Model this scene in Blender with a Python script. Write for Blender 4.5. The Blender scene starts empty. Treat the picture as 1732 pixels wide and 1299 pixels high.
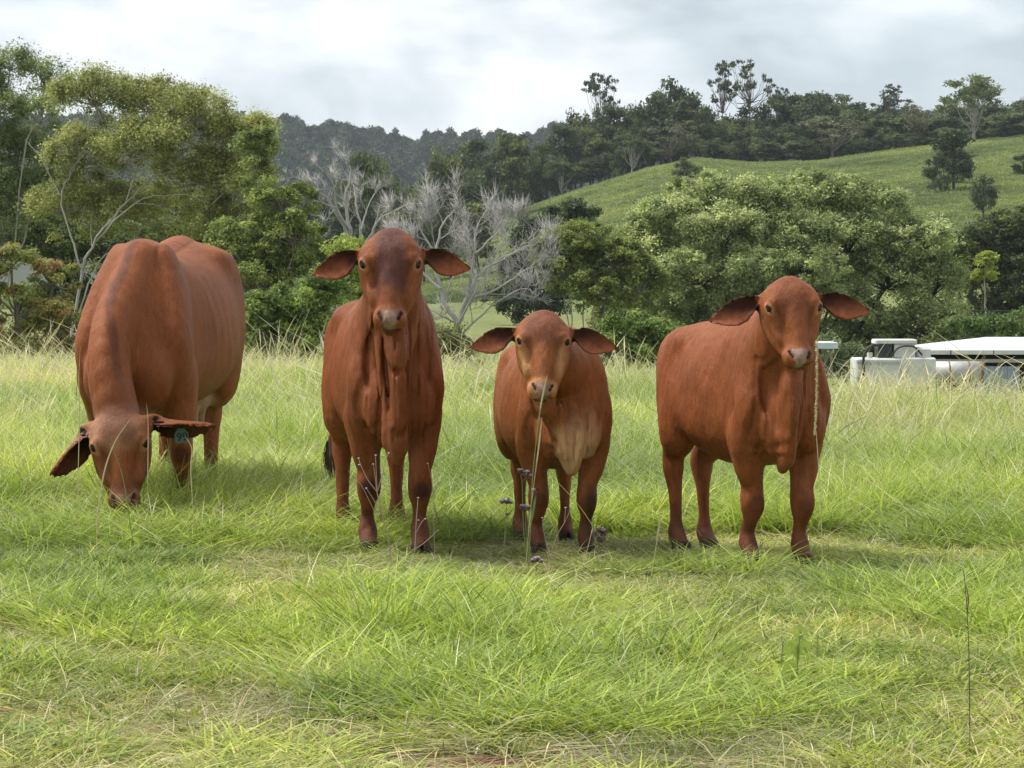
import bpy, math, random
import numpy as np
from mathutils import Vector, Matrix

# ---------------------------------------------------------------- camera, sky, sun, exposure
scene = bpy.context.scene
COL = scene.collection
EYE = 1.05
cam_data = bpy.data.cameras.new("camera")
cam_data.lens = 100.0
cam_data.sensor_width = 36.0
cam_data.clip_start = 0.1
cam_data.clip_end = 20000.0
cam = bpy.data.objects.new("camera", cam_data)
COL.objects.link(cam)
cam.location = (0.0, 0.0, EYE)
cam.rotation_euler = (math.radians(90.0 - 1.78), 0.0, 0.0)
scene.camera = cam

SUN_EL, SUN_AZ = math.radians(57.0), math.radians(-72.0)   # azimuth from +Y (view direction) towards +X
world = bpy.data.worlds.new("World")
scene.world = world
world.use_nodes = True
world.cycles.sampling_method = 'NONE'
wt = world.node_tree
wt.nodes.clear()
def wn(kind, **kw):
    n = wt.nodes.new(kind)
    for k, v in kw.items():
        setattr(n, k, v)
    return n
w_out = wn('ShaderNodeOutputWorld')
w_sky = wn('ShaderNodeTexSky', sky_type='NISHITA', sun_disc=False, sun_elevation=SUN_EL, sun_rotation=SUN_AZ)
w_bg_sky = wn('ShaderNodeBackground'); w_bg_sky.inputs['Strength'].default_value = 0.06
wt.links.new(w_sky.outputs[0], w_bg_sky.inputs['Color'])
# broken cumulus and stratus over the whole sky
w_geo = wn('ShaderNodeTexCoord')
def wmath(op, a, b=None):
    n = wn('ShaderNodeMath', operation=op)
    for i, v in enumerate((a, b)):
        if v is None: continue
        if isinstance(v, (int, float)): n.inputs[i].default_value = v
        else: wt.links.new(v, n.inputs[i])
    return n.outputs[0]
w_cmb = wn('ShaderNodeMapping'); w_cmb.inputs['Scale'].default_value = (1.0, 1.0, 1.9)
wt.links.new(w_geo.outputs['Generated'], w_cmb.inputs['Vector'])
def wnoise(scale, detail, rough, dist, off):
    mp = wn('ShaderNodeMapping'); mp.inputs['Location'].default_value = off
    wt.links.new(w_cmb.outputs[0], mp.inputs['Vector'])
    n = wn('ShaderNodeTexNoise'); n.inputs['Scale'].default_value = scale; n.inputs['Detail'].default_value = detail
    n.inputs['Roughness'].default_value = rough; n.inputs['Distortion'].default_value = dist
    wt.links.new(mp.outputs[0], n.inputs['Vector'])
    return n.outputs['Fac']
def wramp(fac, stops):
    r = wn('ShaderNodeValToRGB'); e = r.color_ramp.elements
    while len(e) < len(stops): e.new(0.5)
    for el, (p, c) in zip(e, stops):
        el.position = p; el.color = (*c, 1.0)
    wt.links.new(fac, r.inputs[0])
    return r.outputs[0]
big = wnoise(6.5, 4.0, 0.55, 0.6, (3.2, 1.7, 0.4))
fine = wnoise(15.0, 5.0, 0.55, 0.3, (7.1, 4.4, 0.9))
mixf = wmath('ADD', wmath('MULTIPLY', big, 0.60), wmath('MULTIPLY', fine, 0.40))
cloud_col = wramp(mixf, [(0.38, (0.50, 0.57, 0.62)), (0.465, (0.72, 0.79, 0.84)), (0.52, (0.90, 0.95, 0.99)), (0.59, (1.14, 1.16, 1.17))])
w_bg_cloud = wn('ShaderNodeBackground'); w_bg_cloud.inputs['Strength'].default_value = 0.27
wt.links.new(cloud_col, w_bg_cloud.inputs['Color'])
cover = wramp(big, [(0.20, (0.80, 0.80, 0.80)), (0.50, (0.97, 0.97, 0.97))])
w_mix = wn('ShaderNodeMixShader')
wt.links.new(cover, w_mix.inputs[0])
wt.links.new(w_bg_sky.outputs[0], w_mix.inputs[1]); wt.links.new(w_bg_cloud.outputs[0], w_mix.inputs[2])
wt.links.new(w_mix.outputs[0], w_out.inputs['Surface'])

sun_data = bpy.data.lights.new("sun", 'SUN')
sun_data.energy = 1.5
sun_data.angle = math.radians(20.0)
sun_data.color = (1.0, 0.96, 0.90)
sun = bpy.data.objects.new("sun", sun_data)
COL.objects.link(sun)
sun_dir = Vector((math.sin(SUN_AZ) * math.cos(SUN_EL), math.cos(SUN_AZ) * math.cos(SUN_EL), math.sin(SUN_EL)))
sun.rotation_euler = sun_dir.to_track_quat('Z', 'Y').to_euler()
sun.location = (0, 0, 60)

vs = scene.view_settings
scene.display_settings.display_device = 'sRGB'
vs.view_transform = 'Standard'
vs.look = 'None'
vs.exposure = 1.97
vs.gamma = 1.0
vs.use_curve_mapping = False
scene.cycles.max_bounces = 4
scene.cycles.diffuse_bounces = 2
scene.cycles.glossy_bounces = 2
scene.cycles.transmission_bounces = 2
scene.cycles.volume_bounces = 0
scene.cycles.transparent_max_bounces = 4
scene.cycles.use_adaptive_sampling = True
scene.cycles.adaptive_threshold = 0.015
scene.cycles.use_denoising = True
scene.cycles.denoiser = 'OPENIMAGEDENOISE'
scene.cycles.denoising_input_passes = 'RGB_ALBEDO_NORMAL'
scene.cycles.denoising_prefilter = 'NONE'

# ---------------------------------------------------------------- helpers
def tag(o, label=None, category=None, group=None, kind=None):
    if label: o["label"] = label
    if category: o["category"] = category
    if group: o["group"] = group
    if kind: o["kind"] = kind
    return o

def empty(name, loc=(0, 0, 0), rz=0.0):
    o = bpy.data.objects.new(name, None)
    o.empty_display_size = 0.2
    o.location = loc
    o.rotation_euler = (0, 0, rz)
    COL.objects.link(o)
    return o

def mesh_np(name, verts, faces, smooth=True):
    """faces: (n,3) or (n,4) array, or a list of such arrays"""
    me = bpy.data.meshes.new(name)
    verts = np.asarray(verts, dtype=np.float32)
    if not isinstance(faces, list): faces = [faces]
    faces = [np.asarray(f, dtype=np.int32) for f in faces if len(f)]
    me.vertices.add(len(verts)); me.vertices.foreach_set("co", verts.ravel())
    loops = np.concatenate([f.ravel() for f in faces])
    sizes = np.concatenate([np.full(len(f), f.shape[1], dtype=np.int32) for f in faces])
    me.loops.add(len(loops)); me.loops.foreach_set("vertex_index", loops)
    me.polygons.add(len(sizes))
    starts = np.zeros(len(sizes), dtype=np.int32); starts[1:] = np.cumsum(sizes)[:-1]
    me.polygons.foreach_set("loop_start", starts)
    if smooth:
        me.polygons.foreach_set("use_smooth", np.ones(len(sizes), dtype=bool))
    me.update(calc_edges=True)
    return me

def set_color(me, name, rgb):
    a = me.attributes.new(name, 'FLOAT_COLOR', 'POINT')
    c = np.ones((len(me.vertices), 4), dtype=np.float32); c[:, :3] = rgb
    a.data.foreach_set("color", c.ravel())

def link(name, me, mat=None, parent=None, loc=None, rz=None):
    o = bpy.data.objects.new(name, me)
    COL.objects.link(o)
    if mat is not None and not me.materials: me.materials.append(mat)
    if parent is not None: o.parent = parent
    if loc is not None: o.location = loc
    if rz is not None: o.rotation_euler = (0, 0, rz)
    return o

class NT:
    """small helper for material node trees"""
    def __init__(self, name):
        self.mat = bpy.data.materials.new(name); self.mat.use_nodes = True
        self.t = self.mat.node_tree; self.t.nodes.clear()
        self.out = self.t.nodes.new('ShaderNodeOutputMaterial')
    def n(self, kind, ins=None, **kw):
        nd = self.t.nodes.new(kind)
        for k, v in kw.items(): setattr(nd, k, v)
        for k, v in (ins or {}).items(): self.put(nd.inputs[k], v)
        return nd
    def put(self, sock, v):
        if hasattr(v, 'is_linked') or isinstance(v, bpy.types.NodeSocket): self.t.links.new(v, sock)
        else: sock.default_value = v
    def math(self, op, a, b=0.0, clamp=False):
        nd = self.n('ShaderNodeMath', operation=op, use_clamp=clamp); self.put(nd.inputs[0], a); self.put(nd.inputs[1], b); return nd.outputs[0]
    def mix(self, fac, a, b, blend='MIX'):
        nd = self.n('ShaderNodeMix', data_type='RGBA', blend_type=blend, clamp_factor=True)
        self.put(nd.inputs[0], fac); self.put(nd.inputs[6], a); self.put(nd.inputs[7], b); return nd.outputs[2]
    def noise(self, vec, scale, detail=4.0, rough=0.55, dist=0.0):
        nd = self.n('ShaderNodeTexNoise', {'Scale': scale, 'Detail': detail, 'Roughness': rough, 'Distortion': dist})
        if vec is not None: self.put(nd.inputs['Vector'], vec)
        return nd.outputs['Fac']
    def ramp(self, fac, stops):
        r = self.n('ShaderNodeValToRGB'); e = r.color_ramp.elements
        while len(e) < len(stops): e.new(0.5)
        for el, (p, c) in zip(e, stops):
            el.position = p; el.color = (*c, 1.0) if len(c) == 3 else c
        self.put(r.inputs[0], fac); return r.outputs[0]
    def mapping(self, vec, scale=(1, 1, 1), loc=(0, 0, 0), rot=(0, 0, 0)):
        nd = self.n('ShaderNodeMapping', {'Scale': scale, 'Location': loc, 'Rotation': rot}); self.put(nd.inputs['Vector'], vec); return nd.outputs[0]
    def surface(self, sock): self.t.links.new(sock, self.out.inputs['Surface']); return self.mat
    def principled(self, **ins):
        b = self.n('ShaderNodeBsdfPrincipled')
        for k, v in ins.items(): self.put(b.inputs[k.replace('_', ' ')], v)
        return b
    def bump(self, height, strength=0.3, distance=0.01, normal=None):
        b = self.n('ShaderNodeBump', {'Strength': strength, 'Distance': distance, 'Height': height})
        if normal is not None: self.put(b.inputs['Normal'], normal)
        return b.outputs[0]

def C4(r, g, b): return (r, g, b, 1.0)

def simple_mat(name, rgb, rough=0.6, var=0.25, scale=6.0, metallic=0.0):
    m = NT(name)
    co = m.n('ShaderNodeTexCoord').outputs['Object']
    f = m.noise(co, scale, 6.0, 0.6)
    col = m.mix(f, C4(*[c * (1 - var) for c in rgb]), C4(*[min(1, c * (1 + var)) for c in rgb]))
    p = m.principled(Base_Color=col, Roughness=rough, Metallic=metallic, Normal=m.bump(m.noise(co, scale * 6, 4), 0.2, 0.01))
    return m.surface(p.outputs[0])
# ---------------------------------------------------------------- implicit surfaces for the animals
def smin(a, b, k):
    if k <= 0: return np.minimum(a, b)
    h = np.maximum(k - np.abs(a - b), 0.0) / k
    return np.minimum(a, b) - h * h * (k * 0.25)

def nrm(v):
    v = np.asarray(v, dtype=np.float64)
    return v / np.linalg.norm(v)

def lattice(ix, iy, iz, seed):
    n = (ix * 374761393 + iy * 668265263 + iz * 2147483647 + seed * 1274126177) & 0xffffffff
    n = ((n ^ (n >> 13)) * 1274126177) & 0xffffffff
    return ((n ^ (n >> 16)) & 0xffff) / 65535.0

def vnoise(p, freq, seed=0):
    q = np.asarray(p, dtype=np.float64) * freq
    i = np.floor(q).astype(np.int64); f = q - i; f = f * f * (3 - 2 * f)
    out = 0.0
    for dx in (0, 1):
        for dy in (0, 1):
            for dz in (0, 1):
                w = (f[..., 0] if dx else 1 - f[..., 0]) * (f[..., 1] if dy else 1 - f[..., 1]) * (f[..., 2] if dz else 1 - f[..., 2])
                out = out + w * lattice(i[..., 0] + dx, i[..., 1] + dy, i[..., 2] + dz, seed)
    return out

class Field:
    def __init__(self, lo, hi, h):
        self.lo = np.array(lo, dtype=np.float64); self.h = h
        self.n = np.ceil((np.array(hi) - self.lo) / h).astype(int) + 1
        self.D = np.full(self.n, 0.3, dtype=np.float32)
    def sub(self, lo, hi):
        a = np.clip(np.floor((np.asarray(lo) - self.lo) / self.h).astype(int), 0, self.n)
        b = np.clip(np.ceil((np.asarray(hi) - self.lo) / self.h).astype(int) + 1, 0, self.n)
        if np.any(b <= a): return None, None
        sl = tuple(slice(i, j) for i, j in zip(a, b))
        ax = [(self.lo[i] + self.h * np.arange(a[i], b[i])).astype(np.float32) for i in range(3)]
        return sl, (ax[0][:, None, None], ax[1][None, :, None], ax[2][None, None, :])
    def put(self, lo, hi, fn, k=0.02, op='add'):
        m = k + 2 * self.h
        sl, P = self.sub(np.asarray(lo) - m, np.asarray(hi) + m)
        if sl is None: return
        d = fn(*P)
        d = np.broadcast_to(d, self.D[sl].shape)
        if op == 'add': self.D[sl] = smin(self.D[sl], d, k)
        elif op == 'cut': self.D[sl] = -smin(-self.D[sl], d, k)
        elif op == 'disp': self.D[sl] = self.D[sl] + d
    # one tapered segment with an elliptic section: r = (side, depth)
    def seg(self, a, b, ra, rb, side, k=0.02, op='add'):
        a = np.asarray(a, float); b = np.asarray(b, float); ab = b - a; L2 = max(float(ab @ ab), 1e-9)
        R = max(*ra, *rb)
        def fn(X, Y, Z):
            px, py, pz = X - a[0], Y - a[1], Z - a[2]
            t = np.clip((px * ab[0] + py * ab[1] + pz * ab[2]) / L2, 0, 1)
            qx, qy, qz = px - t * ab[0], py - t * ab[1], pz - t * ab[2]
            qs = qx * side[0] + qy * side[1] + qz * side[2]
            q2 = qx * qx + qy * qy + qz * qz
            qo2 = np.maximum(q2 - qs * qs, 0)
            rs = ra[0] + (rb[0] - ra[0]) * t; rd = ra[1] + (rb[1] - ra[1]) * t
            k0 = np.sqrt(qs * qs / (rs * rs) + qo2 / (rd * rd)) + 1e-6
            k1 = np.sqrt(qs * qs / (rs ** 4) + qo2 / (rd ** 4)) + 1e-6
            return k0 * (k0 - 1) / k1
        self.put(np.minimum(a, b) - R, np.maximum(a, b) + R, fn, k, op)
    def tube(self, nodes, side=(1, 0, 0), k=0.03, sub=4, op='add', kin=0.012):
        """nodes: (point, r_side, r_depth); built apart, then blended in once"""
        P = np.array([n[0] for n in nodes], float); R = np.array([[n[1], n[2]] for n in nodes], float)
        side = nrm(side)
        Pi, Ri = catmull(np.hstack([P, R]), sub)
        M = Ri.max() + 0.01
        m = k + 2 * self.h
        lo, hi = Pi.min(0) - M - m, Pi.max(0) + M + m
        sl, G = self.sub(lo, hi)
        if sl is None: return
        f = Field.__new__(Field); f.h = self.h
        f.lo = self.lo + self.h * np.array([s.start for s in sl]); f.n = np.array(self.D[sl].shape); f.D = np.full(f.n, 0.3, np.float32)
        for i in range(len(Pi) - 1):
            f.seg(Pi[i], Pi[i + 1], Ri[i], Ri[i + 1], side, kin)
        if op == 'add': self.D[sl] = smin(self.D[sl], f.D, k)
        else: self.D[sl] = -smin(-self.D[sl], f.D, k)
    def ell(self, c, r, axes=None, k=0.02, op='add'):
        c = np.asarray(c, float); r = np.asarray(r, float)
        A = np.eye(3) if axes is None else np.asarray(axes, float)
        ext = np.sqrt(((A.T * r) ** 2).sum(1)) if axes is not None else r
        def fn(X, Y, Z):
            p = (X - c[0], Y - c[1], Z - c[2])
            k0 = 0.0; k1 = 0.0
            for i in range(3):
                q = p[0] * A[i][0] + p[1] * A[i][1] + p[2] * A[i][2]
                k0 = k0 + (q / r[i]) ** 2; k1 = k1 + (q / r[i] ** 2) ** 2
            k0 = np.sqrt(k0) + 1e-6; k1 = np.sqrt(k1) + 1e-6
            return k0 * (k0 - 1) / k1
        self.put(c - ext, c + ext, fn, k, op)
    def loft_y(self, rows, k=0.03, power=2.0):
        """trunk: rows of (y, cx, z_bottom, z_top, half_width, z_widest)"""
        T = np.array(rows, float)
        T = catmull_rows(T, 8)
        ys = T[:, 0]
        lo = (T[:, 1] - T[:, 4]).min(), ys[0], T[:, 2].min()
        hi = (T[:, 1] + T[:, 4]).max(), ys[-1], T[:, 3].max()
        def fn(X, Y, Z):
            y = np.clip(Y, ys[0], ys[-1])
            g = lambda c: np.interp(y, ys, T[:, c]).astype(np.float32)
            cx, zb, zt, hw, zw = g(1), g(2), g(3), np.maximum(g(4), 0.004), g(5)
            up = np.maximum(zt - zw, 0.004); dn = np.maximum(zw - zb, 0.004)
            dz = Z - zw
            rz = np.where(dz > 0, up, dn)
            qx = np.abs(X - cx) / hw; qz = np.abs(dz) / rz
            k0 = (qx ** power + qz ** power) ** (1.0 / power) + 1e-6
            k1 = np.sqrt((qx / hw) ** 2 + (qz / rz) ** 2) + 1e-6
            d = k0 * (k0 - 1) / k1
            over = np.maximum(ys[0] - Y, 0) + np.maximum(Y - ys[-1], 0)
            return np.where(over > 0, np.sqrt(np.maximum(d, 0) ** 2 + over ** 2), d)
        self.put(lo, hi, fn, k)
    def mesh(self):
        """surface nets"""
        D = self.D; h = self.h
        S = D < 0
        nx, ny, nz = D.shape
        cnt = np.zeros((nx - 1, ny - 1, nz - 1), np.int8)
        for dx in (0, 1):
            for dy in (0, 1):
                for dz in (0, 1):
                    cnt += S[dx:nx - 1 + dx, dy:ny - 1 + dy, dz:nz - 1 + dz]
        act = np.argwhere((cnt > 0) & (cnt < 8))
        idx = np.full(cnt.shape, -1, np.int32)
        idx[act[:, 0], act[:, 1], act[:, 2]] = np.arange(len(act))
        corners = np.array([(i, j, k) for i in (0, 1) for j in (0, 1) for k in (0, 1)])
        vals = np.stack([D[act[:, 0] + c[0], act[:, 1] + c[1], act[:, 2] + c[2]] for c in corners], 1)
        acc = np.zeros((len(act), 3)); num = np.zeros(len(act))
        for a in range(8):
            for b in range(a + 1, 8):
                if np.abs(corners[a] - corners[b]).sum() != 1: continue
                va, vb = vals[:, a], vals[:, b]
                m = (va < 0) != (vb < 0)
                t = np.where(m, va / np.where(m, va - vb, 1), 0)
                p = corners[a] + t[:, None] * (corners[b] - corners[a])
                acc += np.where(m[:, None], p, 0); num += m
        V = self.lo + h * (act + acc / num[:, None])
        F = []
        for ax in range(3):
            a1, a2 = [(1, 2), (2, 0), (0, 1)][ax]
            s0 = [slice(1, -1)] * 3; s0[ax] = slice(0, -1); s1 = [slice(1, -1)] * 3; s1[ax] = slice(1, None)
            A, B = S[tuple(s0)], S[tuple(s1)]
            for flip, m in ((0, A & ~B), (1, ~A & B)):
                e = np.argwhere(m)
                off = np.ones(3, int); off[ax] = 0
                e = e + off
                q = []
                for (o1, o2) in ((-1, -1), (0, -1), (0, 0), (-1, 0)):
                    c = e.copy(); c[:, a1] += o1; c[:, a2] += o2
                    q.append(idx[c[:, 0], c[:, 1], c[:, 2]])
                q = np.stack(q, 1)
                if flip: q = q[:, ::-1]
                F.append(q)
        return V, np.concatenate(F)

def catmull_rows(T, sub):
    n = len(T); out = []
    for i in range(n - 1):
        p0, p1, p2, p3 = T[max(i - 1, 0)], T[i], T[i + 1], T[min(i + 2, n - 1)]
        for s in range(sub):
            t = s / sub
            out.append(0.5 * (2 * p1 + (p2 - p0) * t + (2 * p0 - 5 * p1 + 4 * p2 - p3) * t * t + (3 * p1 - p0 - 3 * p2 + p3) * t ** 3))
    out.append(T[-1])
    return np.array(out)

def catmull(T, sub):
    o = catmull_rows(T, sub)
    o[:, 3:] = np.maximum(o[:, 3:], 0.004)
    return o[:, :3], o[:, 3:]

def smoothstep(a, b, x):
    t = np.clip((x - a) / (b - a), 0, 1)
    return t * t * (3 - 2 * t)

def relax(V, F, it=2, lam=0.5):
    n = len(V); deg = np.zeros(n); E = np.concatenate([F[:, [0, 1]], F[:, [1, 2]], F[:, [2, 3]], F[:, [3, 0]]])
    deg = np.bincount(E[:, 0], minlength=n) + np.bincount(E[:, 1], minlength=n)
    for _ in range(it):
        S = np.stack([np.bincount(E[:, 0], V[E[:, 1], c], n) + np.bincount(E[:, 1], V[E[:, 0], c], n) for c in range(3)], 1)
        V = V + lam * (S / np.maximum(deg, 1)[:, None] - V)
    return V

def px(x, y, d):
    """a point at distance d that the photograph shows at pixel x, y"""
    return np.array([(x - 866) / 4811 * d, d, EYE - (y - 500) / 4811 * d])

def rot2(x, y, deg):
    c, q = math.cos(math.radians(deg)), math.sin(math.radians(deg))
    return (c * x - q * y, q * x + c * y)
# ---------------------------------------------------------------- terrain
_BY = np.array([-20, 0, 20, 30, 35, 45, 60, 80, 100, 140, 200, 260, 400, 600, 1200, 4000], float)
_BZ = np.array([0, 0, 0, .0, -.05, -1.0, -1.95, -2.3, -2.1, -1.6, -.9, -.2, 1.0, 1.5, 2, 2], float)
_HX = np.array([-160, -60, -36, -16, -2, 9.4, 23.3, 31.3, 41.3, 51.3, 63, 75, 86, 110, 180, 400], float)
_HZ = np.array([2.0, 2.0, 3.5, 8.0, 14.0, 18.4, 22.8, 24.3, 23.4, 23.7, 25.5, 27, 28.2, 30, 33, 36], float)
YC = 480.0
def ground_z(x, y):
    x = np.asarray(x, float); y = np.asarray(y, float)
    yc = np.interp(x, [-9, -2, 1, 3.4, 6], [34.5, 33, 29, 22.5, 20.5])
    z = np.interp(y + (35 - yc) * smoothstep(8, 20, y) * smoothstep(95, 45, y), _BY, _BZ)
    c = np.interp(x * np.clip(YC / np.maximum(y, 200), .9, 1.6), _HX, _HZ)
    t = np.clip((y - 230) / (YC - 230), 0, 1)
    prof = t ** 1.28 * (1 - .06 * np.exp(-((t - 1) / .08) ** 2))
    after = np.interp(y, [YC, 520, 620, 900, 1400, 4000], [1.0, 1.0, .95, .6, .2, .1])
    h = c * prof * after
    P = np.stack([x, y, 0 * x], -1)
    far = smoothstep(60, 250, y)
    z = z + h + far * 1.0 * (vnoise(P, .02, 51) - .5) + smoothstep(14, 20, y) * .06 * (vnoise(P, .35, 52) - .5) * (1 - far)
    z = z - 1.3 * smoothstep(5, 14, x) * smoothstep(45, 80, y) * smoothstep(170, 125, y)
    near = smoothstep(14, 9, y)
    return z + near * .03 * (vnoise(P, 1.1, 53) - .5) * smoothstep(11.0, 9.5, y)

def bare_soil(x, y):
    """how bare the earth is, 0..1 (worn patches nearest the camera)"""
    P = np.stack([np.asarray(x, float), np.asarray(y, float), 0 * np.asarray(x, float)], -1)
    n = vnoise(P, 2.2, 61) * .6 + vnoise(P, 6.5, 62) * .4
    a = 1.2 * np.exp(-(((x + 1.05) / .80) ** 2 + ((y - 6.55) / .75) ** 2))
    b = np.exp(-(((x - .33) / .60) ** 2 + ((y - 6.25) / .36) ** 2)) * 1.3
    c = .8 * np.exp(-(((x + .75) / .28) ** 2 + ((y - 6.95) / .18) ** 2))
    return np.clip(np.maximum(np.maximum(a, b), c) * 1.6 + (n - .5) * 1.5 - .24, 0, 1)

def ground_material():
    m = NT("pasture_ground")
    geo = m.n('ShaderNodeNewGeometry')
    pos = geo.outputs['Position']
    sx = m.n('ShaderNodeSeparateXYZ'); m.put(sx.inputs[0], pos)
    y = sx.outputs['Y']
    # near: red earth with thatch
    n1 = m.noise(pos, 3.0, 6, .6); n2 = m.noise(pos, 22.0, 5, .65); n3 = m.noise(pos, 90.0, 3, .6)
    soil = m.ramp(n2, [(.25, (.10, .042, .024)), (.55, (.19, .088, .055)), (.8, (.29, .17, .11))])
    thatch = m.ramp(n3, [(.25, (.05, .045, .018)), (.55, (.14, .12, .05)), (.8, (.26, .22, .11))])
    bare = m.n('ShaderNodeAttribute', attribute_name="bare").outputs['Fac']
    near = m.mix(m.math('ADD', bare, m.math('MULTIPLY', m.math('SUBTRACT', n1, .5), .5), True), thatch, soil)
    # far: tussock pasture on the hill
    g1 = m.noise(m.mapping(pos, (1, .35, 1)), .12, 5, .6, .4); g2 = m.noise(m.mapping(pos, (1, .5, 1.5)), .9, 5, .7, .2)
    grass = m.ramp(m.math('ADD', m.math('MULTIPLY', g1, .55), m.math('MULTIPLY', g2, .45)), [(.33, (.075, .11, .032)), (.47, (.115, .15, .046)), (.58, (.15, .18, .058)), (.72, (.20, .22, .082))])
    field = m.ramp(m.math('ADD', m.math('MULTIPLY', g1, .5), m.math('MULTIPLY', g2, .5)), [(.35, (.12, .145, .048)), (.65, (.19, .20, .078))])
    ff = m.n('ShaderNodeMapRange', {'From Min': 215.0, 'From Max': 300.0}); m.put(ff.inputs['Value'], y)
    farc = m.mix(ff.outputs[0], field, grass)
    fm = m.n('ShaderNodeMapRange', {'From Min': 36.0, 'From Max': 60.0}); m.put(fm.inputs['Value'], y)
    col = m.mix(fm.outputs[0], near, farc)
    bn = m.bump(n2, .9, .07); bn2 = m.bump(g2, .7, .5)
    mixn = m.n('ShaderNodeMix', data_type='VECTOR'); m.put(mixn.inputs[0], fm.outputs[0]); m.put(mixn.inputs[4], bn); m.put(mixn.inputs[5], bn2)
    p = m.principled(Base_Color=col, Roughness=.95, Normal=mixn.outputs[1])
    p.inputs['Specular IOR Level'].default_value = .1
    return m.surface(p.outputs[0])

def build_ground():
    ys = np.concatenate([np.linspace(-20, 5.5, 12), np.linspace(5.7, 14, 110), np.linspace(14.3, 60, 80), np.linspace(62, 300, 60), np.linspace(303, 620, 100), np.linspace(640, 1300, 30), np.geomspace(1350, 3900, 12)])
    us = np.linspace(-1, 1, 121); us = np.sign(us) * (.55 * np.abs(us) + .45 * np.abs(us) ** 3)
    Y, U = np.meshgrid(ys, us, indexing='ij')
    X = U * (9 + .62 * np.maximum(Y, 0))
    Z = ground_z(X, Y)
    ny, nx = Y.shape
    V = np.stack([X, Y, Z], -1).reshape(-1, 3)
    i = np.arange(ny - 1)[:, None] * nx + np.arange(nx - 1)[None, :]
    Fq = np.stack([i, i + 1, i + nx + 1, i + nx], -1).reshape(-1, 4)
    me = mesh_np("ground", V, Fq)
    a = me.attributes.new("bare", 'FLOAT', 'POINT'); a.data.foreach_set("value", (bare_soil(V[:, 0], V[:, 1]) * (V[:, 1] < 14)).astype(np.float32))
    return tag(link("ground", me, ground_material()), kind="structure")
GROUND = build_ground()

def ridge_crest(x, table):
    return np.interp(x, *table)
# forested ridge across the valley, and a paler range far behind
_P1 = ([-200, -160, -100, -60, -30, 0, 30, 60, 160, 320, 600], [103, 102, 98, 89, 93, 88, 94, 95, 100, 106, 116])
def ridge_z(x, y):
    P = np.stack([x, y, 0 * x], -1)
    t = np.clip((y - 1050) / (1800 - 1050), 0, 1)
    return 3 + (np.interp(x * 1800 / np.maximum(y, 1400), *_P1) - 3) * (t ** 1.15) * np.interp(y, [1800, 2300], [1, .7]) + 5 * (vnoise(P, .012, 71) - .5)
_P2 = ([-1000, -200, 100, 220, 300, 360, 400, 450, 500, 540, 580, 640, 1100], [80, 120, 160, 190, 205, 200, 206, 212, 206, 212, 222, 226, 236])
def range_z(x, y):
    P = np.stack([x, y, 0 * x], -1)
    return np.interp(x, *_P2) * np.interp(y, [2500, 3200, 3700], [0, 1, .8]) + 10 * (vnoise(P, .03, 72) - .5) + 7 * (vnoise(P, .10, 73) - .5)

def hill_sheet(name, fn, xs, ys, mat):
    Y, X = np.meshgrid(ys, xs, indexing='ij'); Z = fn(X, Y)
    ny, nx = Y.shape
    i = np.arange(ny - 1)[:, None] * nx + np.arange(nx - 1)[None, :]
    me = mesh_np(name, np.stack([X, Y, Z], -1).reshape(-1, 3), np.stack([i, i + 1, i + nx + 1, i + nx], -1).reshape(-1, 4))
    return tag(link(name, me, mat), kind="structure")
MAT_WOODFLOOR = simple_mat("wooded_hillside", (.030, .042, .018), .95, .4, .05)
hill_sheet("ridge", ridge_z, np.linspace(-420, 760, 120), np.linspace(1020, 2300, 70), MAT_WOODFLOOR)
hill_sheet("mountain_range", range_z, np.linspace(-1000, 1200, 340), np.linspace(2500, 3700, 40), MAT_WOODFLOOR)
# ---------------------------------------------------------------- grass
def leaf_material(name, attr="tint", trans=.35, rough=.55, inst=True, spec=.25, sat=None):
    m = NT(name)
    base = m.n('ShaderNodeAttribute', attribute_name=attr).outputs['Color']
    if inst:
        it = m.n('ShaderNodeAttribute', attribute_name="itint", attribute_type='INSTANCER').outputs['Color']
        base = m.mix(1.0, base, it, 'MULTIPLY')
    d = m.principled(Base_Color=base, Roughness=rough)
    d.inputs['Specular IOR Level'].default_value = spec
    t = m.n('ShaderNodeBsdfTranslucent'); m.put(t.inputs['Color'], m.mix(1.0, base, C4(1.05, 1.08, .65), 'MULTIPLY'))
    mx = m.n('ShaderNodeMixShader', {0: trans}); m.put(mx.inputs[1], d.outputs[0]); m.put(mx.inputs[2], t.outputs[0])
    return m.surface(mx.outputs[0])
MAT_GRASS = leaf_material("grass_blades", trans=.38)

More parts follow.
